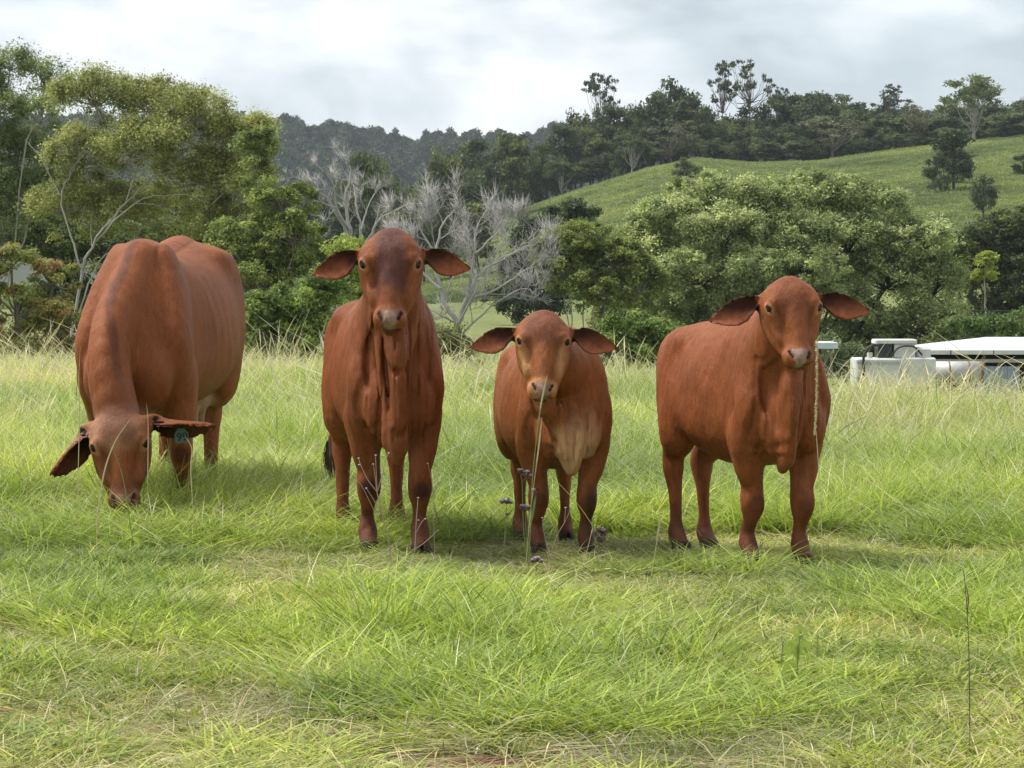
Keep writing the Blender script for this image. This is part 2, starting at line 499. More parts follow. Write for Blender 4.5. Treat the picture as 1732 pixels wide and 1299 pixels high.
def blades(rnd, n, h, spread, width, bend, cols, seg=4, upright=.85, lean=(0, 0), jitter=.3, seedhead=0.0, curl=0.0, size=0.0, per=26):
    """verts, quads and colours of n blades, in tufts of about `per` spread over a square patch of side `size`"""
    nt = max(1, int(round(n / per)))
    cen = (rnd.rand(nt, 2) - .5) * size; hs = .75 + .5 * rnd.rand(nt)
    ti = rnd.randint(nt, size=n)
    a = rnd.rand(n) * 6.283; r = spread * np.sqrt(rnd.rand(n))
    p = np.stack([cen[ti, 0] + np.cos(a) * r, cen[ti, 1] + np.sin(a) * r, np.full(n, -.01)], 1)
    az = np.where(rnd.rand(n) < .6, a + (rnd.rand(n) - .5) * 2.2, rnd.rand(n) * 6.283)
    L = (h[0] + (h[1] - h[0]) * rnd.rand(n) ** 1.3) * hs[ti]
    tilt = (1 - upright) * (.3 + 1.2 * rnd.rand(n))
    cz = np.stack([np.cos(az), np.sin(az), 0 * az], 1)
    d = cz * tilt[:, None] + np.array([lean[0], lean[1], 1.0]); d /= np.linalg.norm(d, axis=1)[:, None]
    bdir = cz + np.array([lean[0], lean[1], 0]) * 1.5
    bd = bend * (.4 + 1.2 * rnd.rand(n))
    s1 = np.cross(d, np.stack([rnd.rand(n) - .5, rnd.rand(n) - .5, np.full(n, .05)], 1)); s1 /= np.linalg.norm(s1, axis=1)[:, None] + 1e-9
    s2 = np.stack([-np.sin(az), np.cos(az), 0 * az], 1)
    side = np.where((rnd.rand(n) < .5)[:, None], s1, s2)
    w = width * (.6 + .8 * rnd.rand(n)); col = np.array(cols)[rnd.randint(len(cols), size=n)] * (1 + jitter * (rnd.rand(n) - .5) * 2)[:, None]
    sh = rnd.rand(n) < seedhead; kink = (rnd.rand(n) - .5) * curl
    V = np.zeros((n, seg + 1, 2, 3)); K = np.zeros((n, seg + 1, 2, 3))
    for j in range(seg + 1):
        t = j / seg
        q = p + d * (L * t)[:, None] + bdir * (bd * L * t * t)[:, None] + side * (kink * L * t * t)[:, None]
        q[:, 2] -= bd * bd * L * .55 * t ** 2.4
        q[:, 2] = np.maximum(q[:, 2], -.01 + .03 * t * h[0] / .05)
        ww = np.where(sh, w * .35 * (1 if t < .74 else (2.6 if t < .95 else .5)), w * (1.0 - t ** 2.2) * .5 + .0002)[:, None]
        V[:, j, 0] = q - side * ww; V[:, j, 1] = q + side * ww
        c = col * (.92 + .16 * t)
        if t > .7: c = np.where(sh[:, None], np.array([.52, .46, .29]), c)
        K[:, j, 0] = c; K[:, j, 1] = c
    b = (np.arange(n) * (seg + 1) * 2)[:, None] + 2 * np.arange(seg)[None, :]
    Q = np.stack([b, b + 1, b + 3, b + 2], -1).reshape(-1, 4)
    return V.reshape(-1, 3), Q, K.reshape(-1, 3)

def tuft_object(name, parts, mat, coll):
    V = np.concatenate([p[0] for p in parts]); K = np.concatenate([p[2] for p in parts])
    off = np.cumsum([0] + [len(p[0]) for p in parts]); Q = [p[1] + o for p, o in zip(parts, off)]
    me = mesh_np(name, V, Q, smooth=True)
    set_color(me, "tint", np.clip(np.array(K) * np.array([.85, .90, .97]), 0, 1))
    me.materials.append(mat)
    o = bpy.data.objects.new(name, me); coll.objects.link(o)
    return o

def scatter(name, coll, pts, rot, scl, vi, itint, label, category):
    """one 'stuff' object: the points carry instances of the tufts in coll"""
    me = bpy.data.meshes.new(name)
    me.vertices.add(len(pts)); me.vertices.foreach_set("co", np.asarray(pts, np.float32).ravel())
    def at(n, ty, key, arr):
        a = me.attributes.new(n, ty, 'POINT'); a.data.foreach_set(key, np.ascontiguousarray(arr).ravel())
    at("rot", 'FLOAT_VECTOR', "vector", np.asarray(rot, np.float32)); at("scl", 'FLOAT_VECTOR', "vector", np.asarray(scl, np.float32)); at("vi", 'INT', "value", np.asarray(vi, np.int32))
    c = np.ones((len(pts), 4), np.float32); c[:, :3] = itint
    at("itint", 'FLOAT_COLOR', "color", c)
    o = link(name, me)
    ng = bpy.data.node_groups.new(name + "_scatter", 'GeometryNodeTree')
    ng.interface.new_socket("Geometry", in_out='INPUT', socket_type='NodeSocketGeometry'); ng.interface.new_socket("Geometry", in_out='OUTPUT', socket_type='NodeSocketGeometry')
    N = ng.nodes; gi = N.new('NodeGroupInput'); go = N.new('NodeGroupOutput')
    ci = N.new('GeometryNodeCollectionInfo'); ci.inputs['Collection'].default_value = coll; ci.inputs['Separate Children'].default_value = True; ci.inputs['Reset Children'].default_value = True
    ip = N.new('GeometryNodeInstanceOnPoints'); ip.inputs['Pick Instance'].default_value = True
    def na(n, ty):
        q = N.new('GeometryNodeInputNamedAttribute'); q.data_type = ty; q.inputs['Name'].default_value = n
        return [s for s in q.outputs if s.enabled and s.name == 'Attribute'][0]
    L = ng.links
    L.new(gi.outputs[0], ip.inputs['Points']); L.new(ci.outputs[0], ip.inputs['Instance'])
    L.new(na("vi", 'INT'), ip.inputs['Instance Index']); L.new(na("rot", 'FLOAT_VECTOR'), ip.inputs['Rotation']); L.new(na("scl", 'FLOAT_VECTOR'), ip.inputs['Scale'])
    L.new(ip.outputs[0], go.inputs[0])
    md = o.modifiers.new("scatter", 'NODES'); md.node_group = ng
    tag(o, label, category, kind="stuff")
    return o

G_ = lambda *c: np.array(c)
LIME = [G_(.36, .44, .082), G_(.30, .385, .070), G_(.43, .49, .110), G_(.20, .285, .060)]
OLIVE = [G_(.31, .37, .080), G_(.23, .29, .065), G_(.39, .42, .120), G_(.16, .215, .055)]
STRAW = [G_(.58, .54, .31), G_(.48, .45, .24), G_(.68, .64, .42), G_(.53, .52, .27)]
TAN = [G_(.50, .42, .26), G_(.38, .30, .18), G_(.58, .50, .33)]
PALE = [G_(.49, .51, .20), G_(.56, .55, .25), G_(.43, .48, .16)]

def frand(seed): return np.random.RandomState(seed)

def make_tufts():
    C = {}
    def coll(n): C[n] = bpy.data.collections.new(n); return C[n]
    c = coll("lawn"); S = .36                       # grazed turf nearest the camera
    for i in range(6):
        r = frand(100 + i)
        tuft_object(f"lawn_{i:02d}", [blades(r, 1050, (.025, .095), .065, .0062, .80, OLIVE + LIME, 3, .40, curl=.5, size=S, per=18), blades(r, 420, (.04, .12), .07, .0034, 1.0, STRAW + TAN, 3, .20, curl=.8, size=S, per=6)], MAT_GRASS, c)
    c = coll("lush")
    for i in range(5):
        r = frand(115 + i)
        tuft_object(f"lush_{i:02d}", [blades(r, 900, (.05, .19), .070, .0068, .65, LIME + LIME + OLIVE, 4, .55, curl=.4, size=S, per=22), blades(r, 190, (.05, .17), .07, .0034, .9, STRAW + TAN, 3, .35, curl=.7, size=S, per=4)], MAT_GRASS, c)
    c = coll("thatch")                     # dead runners and bleached litter
    for i in range(4):
        r = frand(130 + i)
        tuft_object(f"thatch_{i:02d}", [blades(r, 420, (.04, .14), .09, .0030, 1.5, TAN + STRAW, 3, .0, curl=.9, size=S, per=12), blades(r, 360, (.025, .08), .06, .0042, .8, OLIVE, 3, .4, size=S)], MAT_GRASS, c)
    c = coll("mid"); S = .40                        # ankle-high grass
    for i in range(6):
        r = frand(160 + i)
        tuft_object(f"mid_{i:02d}", [blades(r, 520, (.10, .28), .065, .0066, .50, LIME + LIME + OLIVE[:1], 4, .66, lean=(-.03, 0), curl=.3, size=S), blades(r, 70, (.14, .30), .07, .0034, .6, STRAW + PALE, 4, .62, curl=.5, size=S, per=4)], MAT_GRASS, c)
    c = coll("tall"); S = .55                       # knee-high pasture behind the calves
    for i in range(6):
        r = frand(190 + i)
        tuft_object(f"tall_{i:02d}", [blades(r, 1250, (.18, .42), .11, .0072, .50, LIME + LIME + PALE[2:], 4, .72, lean=(-.06, 0), curl=.25, size=S), blades(r, 150, (.30, .55), .09, .0036, .5, STRAW, 4, .74, lean=(-.08, 0), curl=.3, size=S, per=3)], MAT_GRASS, c)
    c = coll("pasture"); S = .95
    for i in range(5):
        r = frand(205 + i)
        tuft_object(f"pasture_{i:02d}", [blades(r, 1500, (.20, .45), .13, .0095, .50, LIME + LIME + PALE, 3, .72, lean=(-.08, 0), size=S), blades(r, 150, (.30, .58), .1, .0050, .5, STRAW, 4, .74, lean=(-.10, 0), size=S, per=3)], MAT_GRASS, c)
    c = coll("rank")                       # seeding, bleached tops at the far edge
    for i in range(6):
        r = frand(220 + i)
        tuft_object(f"rank_{i:02d}", [blades(r, 420, (.25, .50), .14, .009, .5, PALE + LIME[:1], 3, .74, lean=(-.10, 0), size=S), blades(r, 430, (.38, .80), .15, .0056, .45, STRAW + PALE, 5, .78, lean=(-.14, 0), seedhead=.35, size=S, per=7)], MAT_GRASS, c)
    c = coll("clover")
    for i in range(5):
        r = frand(235 + i)
        tuft_object(f"clover_{i:02d}", [blades(r, 90, (.03, .085), .05, .021, 1.1, [G_(.22, .33, .07), G_(.29, .38, .09), G_(.17, .27, .06), G_(.36, .40, .10)], 4, .25, curl=.5, size=.34, per=9)], MAT_GRASS, c)
    c = coll("stalk")
    for i in range(6):
        r = frand(240 + i)
        tuft_object(f"stalk_{i:02d}", [blades(r, 22, (.55, 1.10), .18, .0052, .45, STRAW + PALE, 7, .78, lean=(-.16, 0), seedhead=.6, size=.55, per=3)], MAT_GRASS, c)
    c = coll("hilltuft"); S = 3.6
    for i in range(4):
        r = frand(250 + i)
        tuft_object(f"hill_{i:02d}", [blades(r, 330, (.22, .60), .5, .09, .5, [G_(.16, .205, .062), G_(.20, .24, .078), G_(.26, .28, .11)], 2, .6, size=S, per=12)], MAT_GRASS, c)
    return C
TUFT = make_tufts()

def sow(seed, y0, y1, step, keep=None, wide=.205, margin=1.1, pick=None):
    """jittered grid of patches over the wedge of pasture the camera can see, and a margin beside it"""
    r = frand(seed)
    gx = np.arange(-(wide * y1 + margin), wide * y1 + margin, step); gy = np.arange(y0, y1, step)
    X, Y = np.meshgrid(gx, gy); X[1::2] += step * .5
    xs = (X + (r.rand(*X.shape) - .5) * step * .7).ravel(); ys = (Y + (r.rand(*Y.shape) - .5) * step * .7).ravel()
    k = np.abs(xs) < wide * ys + margin
    xs, ys = xs[k], ys[k]
    if keep is not None:
        p = keep(xs, ys); k = r.rand(len(xs)) < p; xs, ys = xs[k], ys[k]
    return r, xs, ys

def N2(x, y, f, s): return vnoise(np.stack([x, y, 0 * x], -1), f, s)

def plant(name, kind, r, xs, ys, size, tint, label, tilt=.05, flat=None):
    n = len(xs); z = ground_z(xs, ys)
    rot = np.stack([(r.rand(n) - .5) * 2 * tilt, (r.rand(n) - .5) * 2 * tilt, r.rand(n) * 6.283 if kind in ("lawn", "lush", "thatch", "mid", "clover") else (r.rand(n) - .5) * 1.8], 1)
    fl = np.ones(n) if flat is None else np.full(n, flat)
    if kind == "hilltuft":
        rot[:, 0] = np.arctan((ground_z(xs, ys + 1) - ground_z(xs, ys - 1)) / 2); rot[:, 1] = -np.arctan((ground_z(xs + 1, ys) - ground_z(xs - 1, ys)) / 2); rot[:, 2] *= .3
    sc = np.stack([fl, fl, size * (.85 + .3 * r.rand(n))], 1)
    vi = r.randint(len(TUFT[kind].objects), size=n)
    return scatter(name, TUFT[kind], np.stack([xs, ys, z], 1), rot, sc, vi, tint, label, "grass")

def tall_mask(x, y, dist=False):
    """where the pasture is long: behind the calves, round the cow and out to the right"""
    edge = np.interp(x, [-3.2, -2.2, -1.5, -.9, -.4, .3, 1.2, 1.75, 2.4, 3.2], [11.2, 11.0, 11.1, 12.4, 12.6, 12.5, 12.3, 11.7, 11.1, 10.7]) + 1.3 * (N2(x, y, .9, 81) - .5) + .5 * (N2(x, y, 3.0, 82) - .5)
    return smoothstep(edge - .7, edge + .7, y) if not dist else y - edge

def feet(x, y):
    """trodden ground where the calves stand"""
    return smoothstep(9.6, 10.3, y) * smoothstep(12.6, 12.1, y) * smoothstep(-1.35, -1.0, x) * smoothstep(2.0, 1.6, x) * np.clip(.45 + 1.0 * N2(x, y, 1.7, 141), 0, 1)

def sow_grass():
    def col(x, y, warm, lum, s):
        n1 = N2(x, y, .9, s) - .5; n2 = N2(x, y, 3.5, s + 1) - .5
        l = lum * (1 + .50 * n1 + .60 * n2); w = warm + .8 * n2 + .7 * n1
        return np.clip(np.stack([l * (1 + .22 * w), l * (1 + .02 * w), l * (1 - .15 * w)], 1), .2, 2.2)
    lushness = lambda x, y: N2(x, y, 1.6, 90) * .7 + N2(x, y, 4.0, 92) * .3
    # turf
    r, x, y = sow(1, 5.8, 13.2, .25, lambda x, y: np.clip(1.1 - 1.7 * bare_soil(x, y), .30, 1) * (1 - .9 * tall_mask(x, y)) * (lushness(x, y) - .3 * feet(x, y) - .06 * smoothstep(7.2, 6.4, y) * smoothstep(-.2, -.8, x) < .57))
    plant("turf_grass", "lawn", r, x, y, np.interp(y, [6, 8.5, 10.3, 13], [.80, 1.0, 1.0, 1.0]) * (1 - .62 * feet(x, y)), col(x, y, np.interp(y, [6, 8.5], [.6, .35]), 1.06, 91), "short grazed turf covering the foreground")
    r, x, y = sow(8, 5.8, 13.2, .25, lambda x, y: np.clip(1.05 - 1.9 * bare_soil(x, y), .12, 1) * (1 - .9 * tall_mask(x, y)) * (lushness(x, y) - .3 * feet(x, y) - .06 * smoothstep(7.2, 6.4, y) * smoothstep(-.2, -.8, x) > .53))
    plant("lush_turf", "lush", r, x, y, np.interp(y, [6, 7.2, 8.5, 10.3, 11, 11.8], [.36, .42, .56, .62, .48, .48]) * (.75 + .6 * r.rand(len(x))), col(x, y, np.interp(y, [6, 8.5], [.45, .2]), 1.06, 94), "greener, thicker patches of turf in the foreground")
    r, x, y = sow(2, 5.8, 13.0, .27, lambda x, y: np.clip(.24 + .9 * bare_soil(x, y) - .25 * smoothstep(.55, .95, bare_soil(x, y)) + 1.6 * (N2(x, y, 1.5, 93) - .5), .08, .85) * (1 - .8 * tall_mask(x, y)))
    plant("dry_thatch", "thatch", r, x, y, .8 + .5 * r.rand(len(x)), col(x, y, .2, .92, 95), "bleached straw and dead runners lying in the turf")
    # ankle-high tufts, in drifts
    r, x, y = sow(3, 6.2, 13.5, .30, lambda x, y: np.clip(2.6 * (N2(x, y, 1.5, 97) - .56) + .35 * np.exp(-((x + .05) / .45) ** 2) * smoothstep(10.6, 9.6, y) + .65 * tall_mask(x, y) + .16 * smoothstep(9.3, 11.0, y) - .6 * feet(x, y), 0, 1) * (1 - bare_soil(x, y)))
    plant("tufted_grass", "mid", r, x, y, np.interp(y, [6, 9, 10.3, 11, 11.8, 12.4], [.40, .62, .58, .35, .45, .85]) * (.7 + .5 * N2(x, y, 2.1, 99)), col(x, y, .15, 1.05, 101), "ankle-high tufts of green grass among the turf")
    r, x, y = sow(11, 5.8, 12.2, .30, lambda x, y: np.clip(2.2 * (N2(x, y, 1.9, 131) - .52), 0, .55) * (1 - bare_soil(x, y)))
    plant("broadleaf_weeds", "clover", r, x, y, .8 + .5 * r.rand(len(x)), col(x, y, .1, 1.0, 132), "small broad-leaved weeds mixed through the turf")
    # long grass
    r, x, y = sow(4, 10.4, 19.0, .38, lambda x, y: tall_mask(x, y))
    plant("long_grass", "tall", r, x, y, (.26 + .50 * smoothstep(-.6, 2.6, tall_mask(x, y, True))) * np.interp(y, [11, 15, 19], [.95, 1.0, 1.08]) * (.8 + .4 * N2(x, y, .8, 103)), col(x, y, .05, 1.05, 105), "long lime green pasture standing behind the calves")
    r, x, y = sow(5, 18.8, 38.5, .68)
    plant("pasture_grass", "pasture", r, x, y, np.interp(y, [19, 28, 37], [.90, .85, .75]) * (.8 + .4 * N2(x, y, .6, 107)), col(x, y, .05, 1.06, 109), "pale green pasture out to the edge of the rise")
    r, x, y = sow(6, 15.0, 39.5, .75, lambda x, y: np.clip((.10 + .9 * smoothstep(-11, -3, y - np.interp(x, [-9, -2, 1, 3.4, 6], [34.5, 33, 29, 22.5, 20.5]))) * (.45 + 1.5 * (N2(x, y, .35, 111) - .35)), 0, 1))
    plant("seeding_grass", "rank", r, x, y, np.interp(y, [15, 25, 38], [.55, .62, .62]) * (.75 + .5 * N2(x, y, .5, 113)), col(x, y, .25, 1.08, 115), "bleached seeding grass along the top of the rise")
    r, x, y = sow(9, 15.5, 39.0, .55, lambda x, y: np.clip(.34 * smoothstep(15, 22, y) + .5 * (N2(x, y, .5, 118) - .5), 0, .7))
    plant("seed_stalks", "stalk", r, x, y, np.interp(y, [15, 20, 39], [.5, .66, .85]) * (.8 + .4 * r.rand(len(x))), col(x, y, .15, 1.1, 119), "tall nodding seed stalks standing above the pasture at the rise")
    # tussocks on the far hill
    r = frand(7)
    X, Y = np.meshgrid(np.arange(-60, 130, 2.6), np.arange(258, 497, 2.6)); x, y = (X + r.rand(*X.shape) * 2.4).ravel(), (Y + r.rand(*X.shape) * 2.4).ravel()
    k = (np.abs(x) < .23 * y + 6); x, y = x[k], y[k]
    plant("hill_grass", "hilltuft", r, x, y, .5 + .4 * r.rand(len(x)), col(x * .05, y * .05, .1, 1.0, 117), "tussocky green grass covering the far hillside")
sow_grass()
# ---------------------------------------------------------------- trees
def bark_material(name, rgb, var=.35, scale=2.0):
    m = NT(name)
    co = m.n('ShaderNodeTexCoord').outputs['Object']
    f = m.noise(m.mapping(co, (1, 1, .35)), scale, 6, .65, .5)
    col = m.mix(f, C4(*[c * (1 - var) for c in rgb]), C4(*[min(1, c * (1 + var)) for c in rgb]))
    p = m.principled(Base_Color=col, Roughness=.85, Normal=m.bump(f, .5, .02)); p.inputs['Specular IOR Level'].default_value = .15
    return m.surface(p.outputs[0])
def foliage_material(name, trans=.42):
    m = NT(name)
    base = m.n('ShaderNodeAttribute', attribute_name="tint").outputs['Color']
    rnd = m.n('ShaderNodeObjectInfo').outputs['Random']
    v = m.ramp(rnd, [(0, (.72, .80, .82)), (.35, (1.0, 1.0, 1.0)), (.7, (1.12, 1.05, .85)), (1, (.85, .95, 1.0))])
    base = m.mix(1.0, base, v, 'MULTIPLY')
    d = m.principled(Base_Color=base, Roughness=.6); d.inputs['Specular IOR Level'].default_value = .25
    t = m.n('ShaderNodeBsdfTranslucent'); m.put(t.inputs['Color'], m.mix(1.0, base, C4(1.0, 1.04, .72), 'MULTIPLY'))
    mx = m.n('ShaderNodeMixShader', {0: trans}); m.put(mx.inputs[1], d.outputs[0]); m.put(mx.inputs[2], t.outputs[0])
    return m.surface(mx.outputs[0])
MAT_BARK = bark_material("grey_brown_bark", (.15, .125, .10))
MAT_PALEBARK = bark_material("pale_gum_bark", (.33, .31, .27), .3)
MAT_DEAD = bark_material("weathered_dead_wood", (.34, .33, .31), .30)
MAT_DARKBARK = bark_material("dark_bark", (.065, .055, .045))
MAT_LEAF = foliage_material("foliage")

LEAF_GAIN = 1.0
def leaf_cloud(rnd, cen, rad, cnt, size, palette, aspect=.45, up=.5, shell=.55, jitter=.35, tints=None):
    """diamond leaves through clumps: cen (m,3), rad (m,3), cnt per clump"""
    m = len(cen); idx = np.repeat(np.arange(m), cnt) if np.ndim(cnt) == 0 else np.repeat(np.arange(m), cnt)
    n = len(idx)
    q = rnd.randn(n, 3); q /= np.linalg.norm(q, axis=1)[:, None]
    rr = (shell + (1 - shell) * rnd.rand(n)) * np.where(rnd.rand(n) < .25, rnd.rand(n), 1.0)
    pos = np.asarray(cen)[idx] + q * rr[:, None] * np.asarray(rad)[idx]
    nn = rnd.randn(n, 3) * .8 + q * .6 + np.array([0, 0, up]); nn /= np.linalg.norm(nn, axis=1)[:, None]
    a = np.cross(nn, rnd.randn(n, 3)); a /= np.linalg.norm(a, axis=1)[:, None] + 1e-9
    b = np.cross(nn, a)
    L = size * (.55 + .9 * rnd.rand(n))[:, None]; W = L * aspect
    V = np.stack([pos - a * L * .5 - b * W * .5, pos + b * W * .6 - a * L * .3, pos + a * L * .6], 1).reshape(-1, 3)
    Q = np.arange(n * 3).reshape(-1, 3)
    pal = np.array(palette) * LEAF_GAIN
    ct = pal[rnd.randint(len(pal), size=m)] * (1 + .5 * (rnd.rand(m) - .5))[:, None]
    if tints is not None: ct = ct * tints[:, None]
    K = ct[idx] * (1 + jitter * (rnd.rand(n) - .5) * 2)[:, None]
    return V, Q, np.repeat(K, 3, axis=0)

def tubes(paths, sides=5):
    """paths: list of (points (k,3), radii (k,)); one mesh"""
    V = []; Q = []; base = 0
    for P, R, *s in paths:
        P = np.asarray(P, float); R = np.asarray(R, float); ns = s[0] if s else sides
        T = np.gradient(P, axis=0); T /= np.linalg.norm(T, axis=1)[:, None] + 1e-9
        ref = np.array([.31, .93, .2]); A = np.cross(T, ref); A /= np.linalg.norm(A, axis=1)[:, None] + 1e-9; B = np.cross(T, A)
        ang = np.arange(ns) / ns * 2 * math.pi
        ring = P[:, None] + R[:, None, None] * (np.cos(ang)[None, :, None] * A[:, None] + np.sin(ang)[None, :, None] * B[:, None])
        V.append(ring.reshape(-1, 3))
        k = len(P); i = base + np.arange(k - 1)[:, None] * ns + np.arange(ns)[None, :]; j = base + np.arange(k - 1)[:, None] * ns + (np.arange(ns)[None, :] + 1) % ns
        Q.append(np.stack([i, j, j + ns, i + ns], -1).reshape(-1, 4)); base += k * ns
    return np.concatenate(V), np.concatenate(Q)

def wander(rnd, P, amp, sub=4):
    """smooth, slightly crooked path through given points"""
    P = np.asarray(P, float); o = catmull_rows(P, sub)
    L = np.linalg.norm(P[-1] - P[0])
    o[1:-1] += rnd.randn(len(o) - 2, 3) * amp * L
    return o

def branch_out(rnd, P, R, level, maxlevel, paths, tips, spread=.9, ratio=.5, n=5, crook=.03, upbias=.25, start=.3, minr=.006, flat=1.0):
    L = np.linalg.norm(np.diff(P, axis=0), axis=1).sum()
    for c in range(n):
        t = start + (1 - start) * (c + rnd.rand()) / n
        i = min(int(t * (len(P) - 1)), len(P) - 2); p = P[i] + (P[i + 1] - P[i]) * (t * (len(P) - 1) - i)
        tan = nrm(P[i + 1] - P[i]); q = rnd.randn(3); q -= tan * (q @ tan); q = nrm(q)
        d = nrm(tan * (1.1 - spread * .5) + q * spread + np.array([0, 0, upbias])); d[2] *= flat; d = nrm(d)
        l = L * ratio * (.6 + .7 * rnd.rand()) * (1.1 - .5 * t)
        r0 = max(minr, R[i] * .55 * (.7 + .4 * rnd.rand()))
        k = 5 if level < maxlevel else 4
        pts = [p]; dd = d.copy()
        for s in range(k):
            dd = nrm(dd + rnd.randn(3) * .12 + np.array([0, 0, upbias * .25])); pts.append(pts[-1] + dd * l / k)
        pts = np.array(pts); rad = np.linspace(r0, max(minr * .6, r0 * .28), len(pts))
        paths.append((pts, rad, 5 if r0 > .03 else 3))
        if level < maxlevel: branch_out(rnd, pts, rad, level + 1, maxlevel, paths, tips, spread, ratio * .95, max(2, n - 1), crook, upbias, .25, minr, flat)
        else: tips.append(pts[-1])

def P3(x, y, d, dy=0.0):
    """photo pixel at distance d -> world point"""
    return px(x, y, d) + np.array([0, dy, 0])

def limb_paths(rnd, limbs, d, base_depth=0.0):
    out = []
    for pts, r0, r1, *o in limbs:
        W = [P3(x, y, d) for x, y in pts]
        dep = o[0] if o else 0.0
        for i, w in enumerate(W): w[1] += dep * i / max(1, len(W) - 1)
        Pth = wander(rnd, W, .006); out.append((Pth, np.linspace(r0, r1, len(Pth)), 7))
    return out

def origin_shift(V, O): return V - np.asarray(O)

def assemble(name, O, wood, wood_mat, cloud, label, category="tree", group=None, kind_bark="trunk", crown="crown", extra=None):
    root = empty(name, tuple(O))
    if wood is not None:
        V, Q = wood; link(kind_bark, mesh_np(kind_bark, V - np.asarray(O), Q), wood_mat, root)
    if cloud is not None:
        V, Q, K = cloud; me = mesh_np(crown, V - np.asarray(O), Q, smooth=False); set_color(me, "tint", np.clip(K, 0, 1)); link(crown, me, MAT_LEAF, root)
    tag(root, label, category, group)
    return root

def lobed_tree(name, label, d, base, lobes, seed, palette, leaf=.12, clump=.30, per=90, clumps=26, wood_mat=None, trunk_r=.25, limbs=None, gaps=.15, twig_r=.02, up=.9, flat=.75, top_light=None, category="tree", group=None, aspect=.55, below=.25, soft=1.15, gain=1.45):
    """crown lobes (x, y, rx, ry in photo pixels, depth offset in m) carried by limbs from the base"""
    rnd = frand(seed); s = d / 4811.0
    bx, by = base; O = P3(bx, 500, d); O[2] = float(ground_z(O[0], O[1])) - .1
    paths = []; cen = []; rad = []; til = []
    for (lx, ly, rx, ry, dep) in lobes:
        c = P3(lx, ly, d, dep); R = np.array([rx * s, (rx + ry) * .5 * s, ry * s])
        vol = R[0] * R[2]
        m = max(5, int(clumps * 2.6 * vol / 1.44))
        q = rnd.randn(m, 3); q /= np.linalg.norm(q, axis=1)[:, None]; q[:, 2] = np.where(q[:, 2] < -.25, np.where(rnd.rand(m) < .6, -q[:, 2], q[:, 2]), q[:, 2])
        rr = np.where(rnd.rand(m) < .7, .80 + .22 * rnd.rand(m), .35 + .45 * rnd.rand(m))
        cc = c + q * rr[:, None] * R
        keep = rnd.rand(m) > gaps; cc = cc[keep]
        cr = clump * (.6 + .8 * rnd.rand(len(cc)))
        cen.append(cc); rad.append(np.stack([cr, cr, cr * flat], 1))
        til.append(np.ones(len(cc)))
        # limb to the lobe, then twigs to some clumps
        P0 = O + np.array([0, 0, .1]) if limbs is None else None
        if limbs is None:
            mid = O * .45 + c * .55; mid[2] = O[2] + (c[2] - O[2]) * .42; fork = O + (c - O) * .12; fork[2] = O[2] + (c[2] - O[2]) * .28
            lp = wander(rnd, [O, fork, mid, c], .012); paths.append((lp, np.linspace(trunk_r * (.3 + .4 * min(1, vol / 6)), twig_r * 1.6, len(lp)), 6))
        for j in rnd.permutation(len(cc))[:max(6, len(cc) // 2)]:
            a = c + (cc[j] - c) * .05 + np.array([0, 0, -R[2] * .35]); tp = wander(rnd, [a, (a + cc[j]) / 2 + rnd.randn(3) * .08 * R[0], cc[j]], .02, 3)
            paths.append((tp, np.linspace(twig_r * 1.6, twig_r * .5, len(tp)), 3))
    if limbs is not None:
        lp = [(P_, R_ * .45, k_) for P_, R_, k_ in limb_paths(rnd, limbs, d)]; paths += lp
        for P_, R_, k_ in lp: branch_out(rnd, P_, R_, 1, 2, paths, [], .8, .3, 4, .03, .2, .3, .008)
    cen = np.concatenate(cen); rad = np.concatenate(rad)
    cloud = leaf_cloud(rnd, cen, rad * soft, int(per * 2.2), leaf * .88, np.array(palette) * gain, aspect, up, .45 / soft ** 2)
    return assemble(name, O, tubes(paths), wood_mat or MAT_BARK, cloud, label, category, group)

GUM = [G_(.165, .178, .074), G_(.138, .152, .063), G_(.195, .205, .09), G_(.115, .13, .057)]
DOME = [G_(.185, .225, .115), G_(.155, .19, .095), G_(.24, .275, .155), G_(.125, .158, .078)]
BRIGHT = [G_(.155, .205, .048), G_(.125, .17, .042), G_(.20, .25, .066), G_(.09, .13, .036)]
DARK = [G_(.050, .066, .032), G_(.062, .080, .037), G_(.040, .054, .027), G_(.075, .092, .044)]
RUST = [G_(.22, .20, .06), G_(.21, .165, .06), G_(.165, .175, .055), G_(.23, .145, .065), G_(.15, .165, .05), G_(.25, .225, .07)]

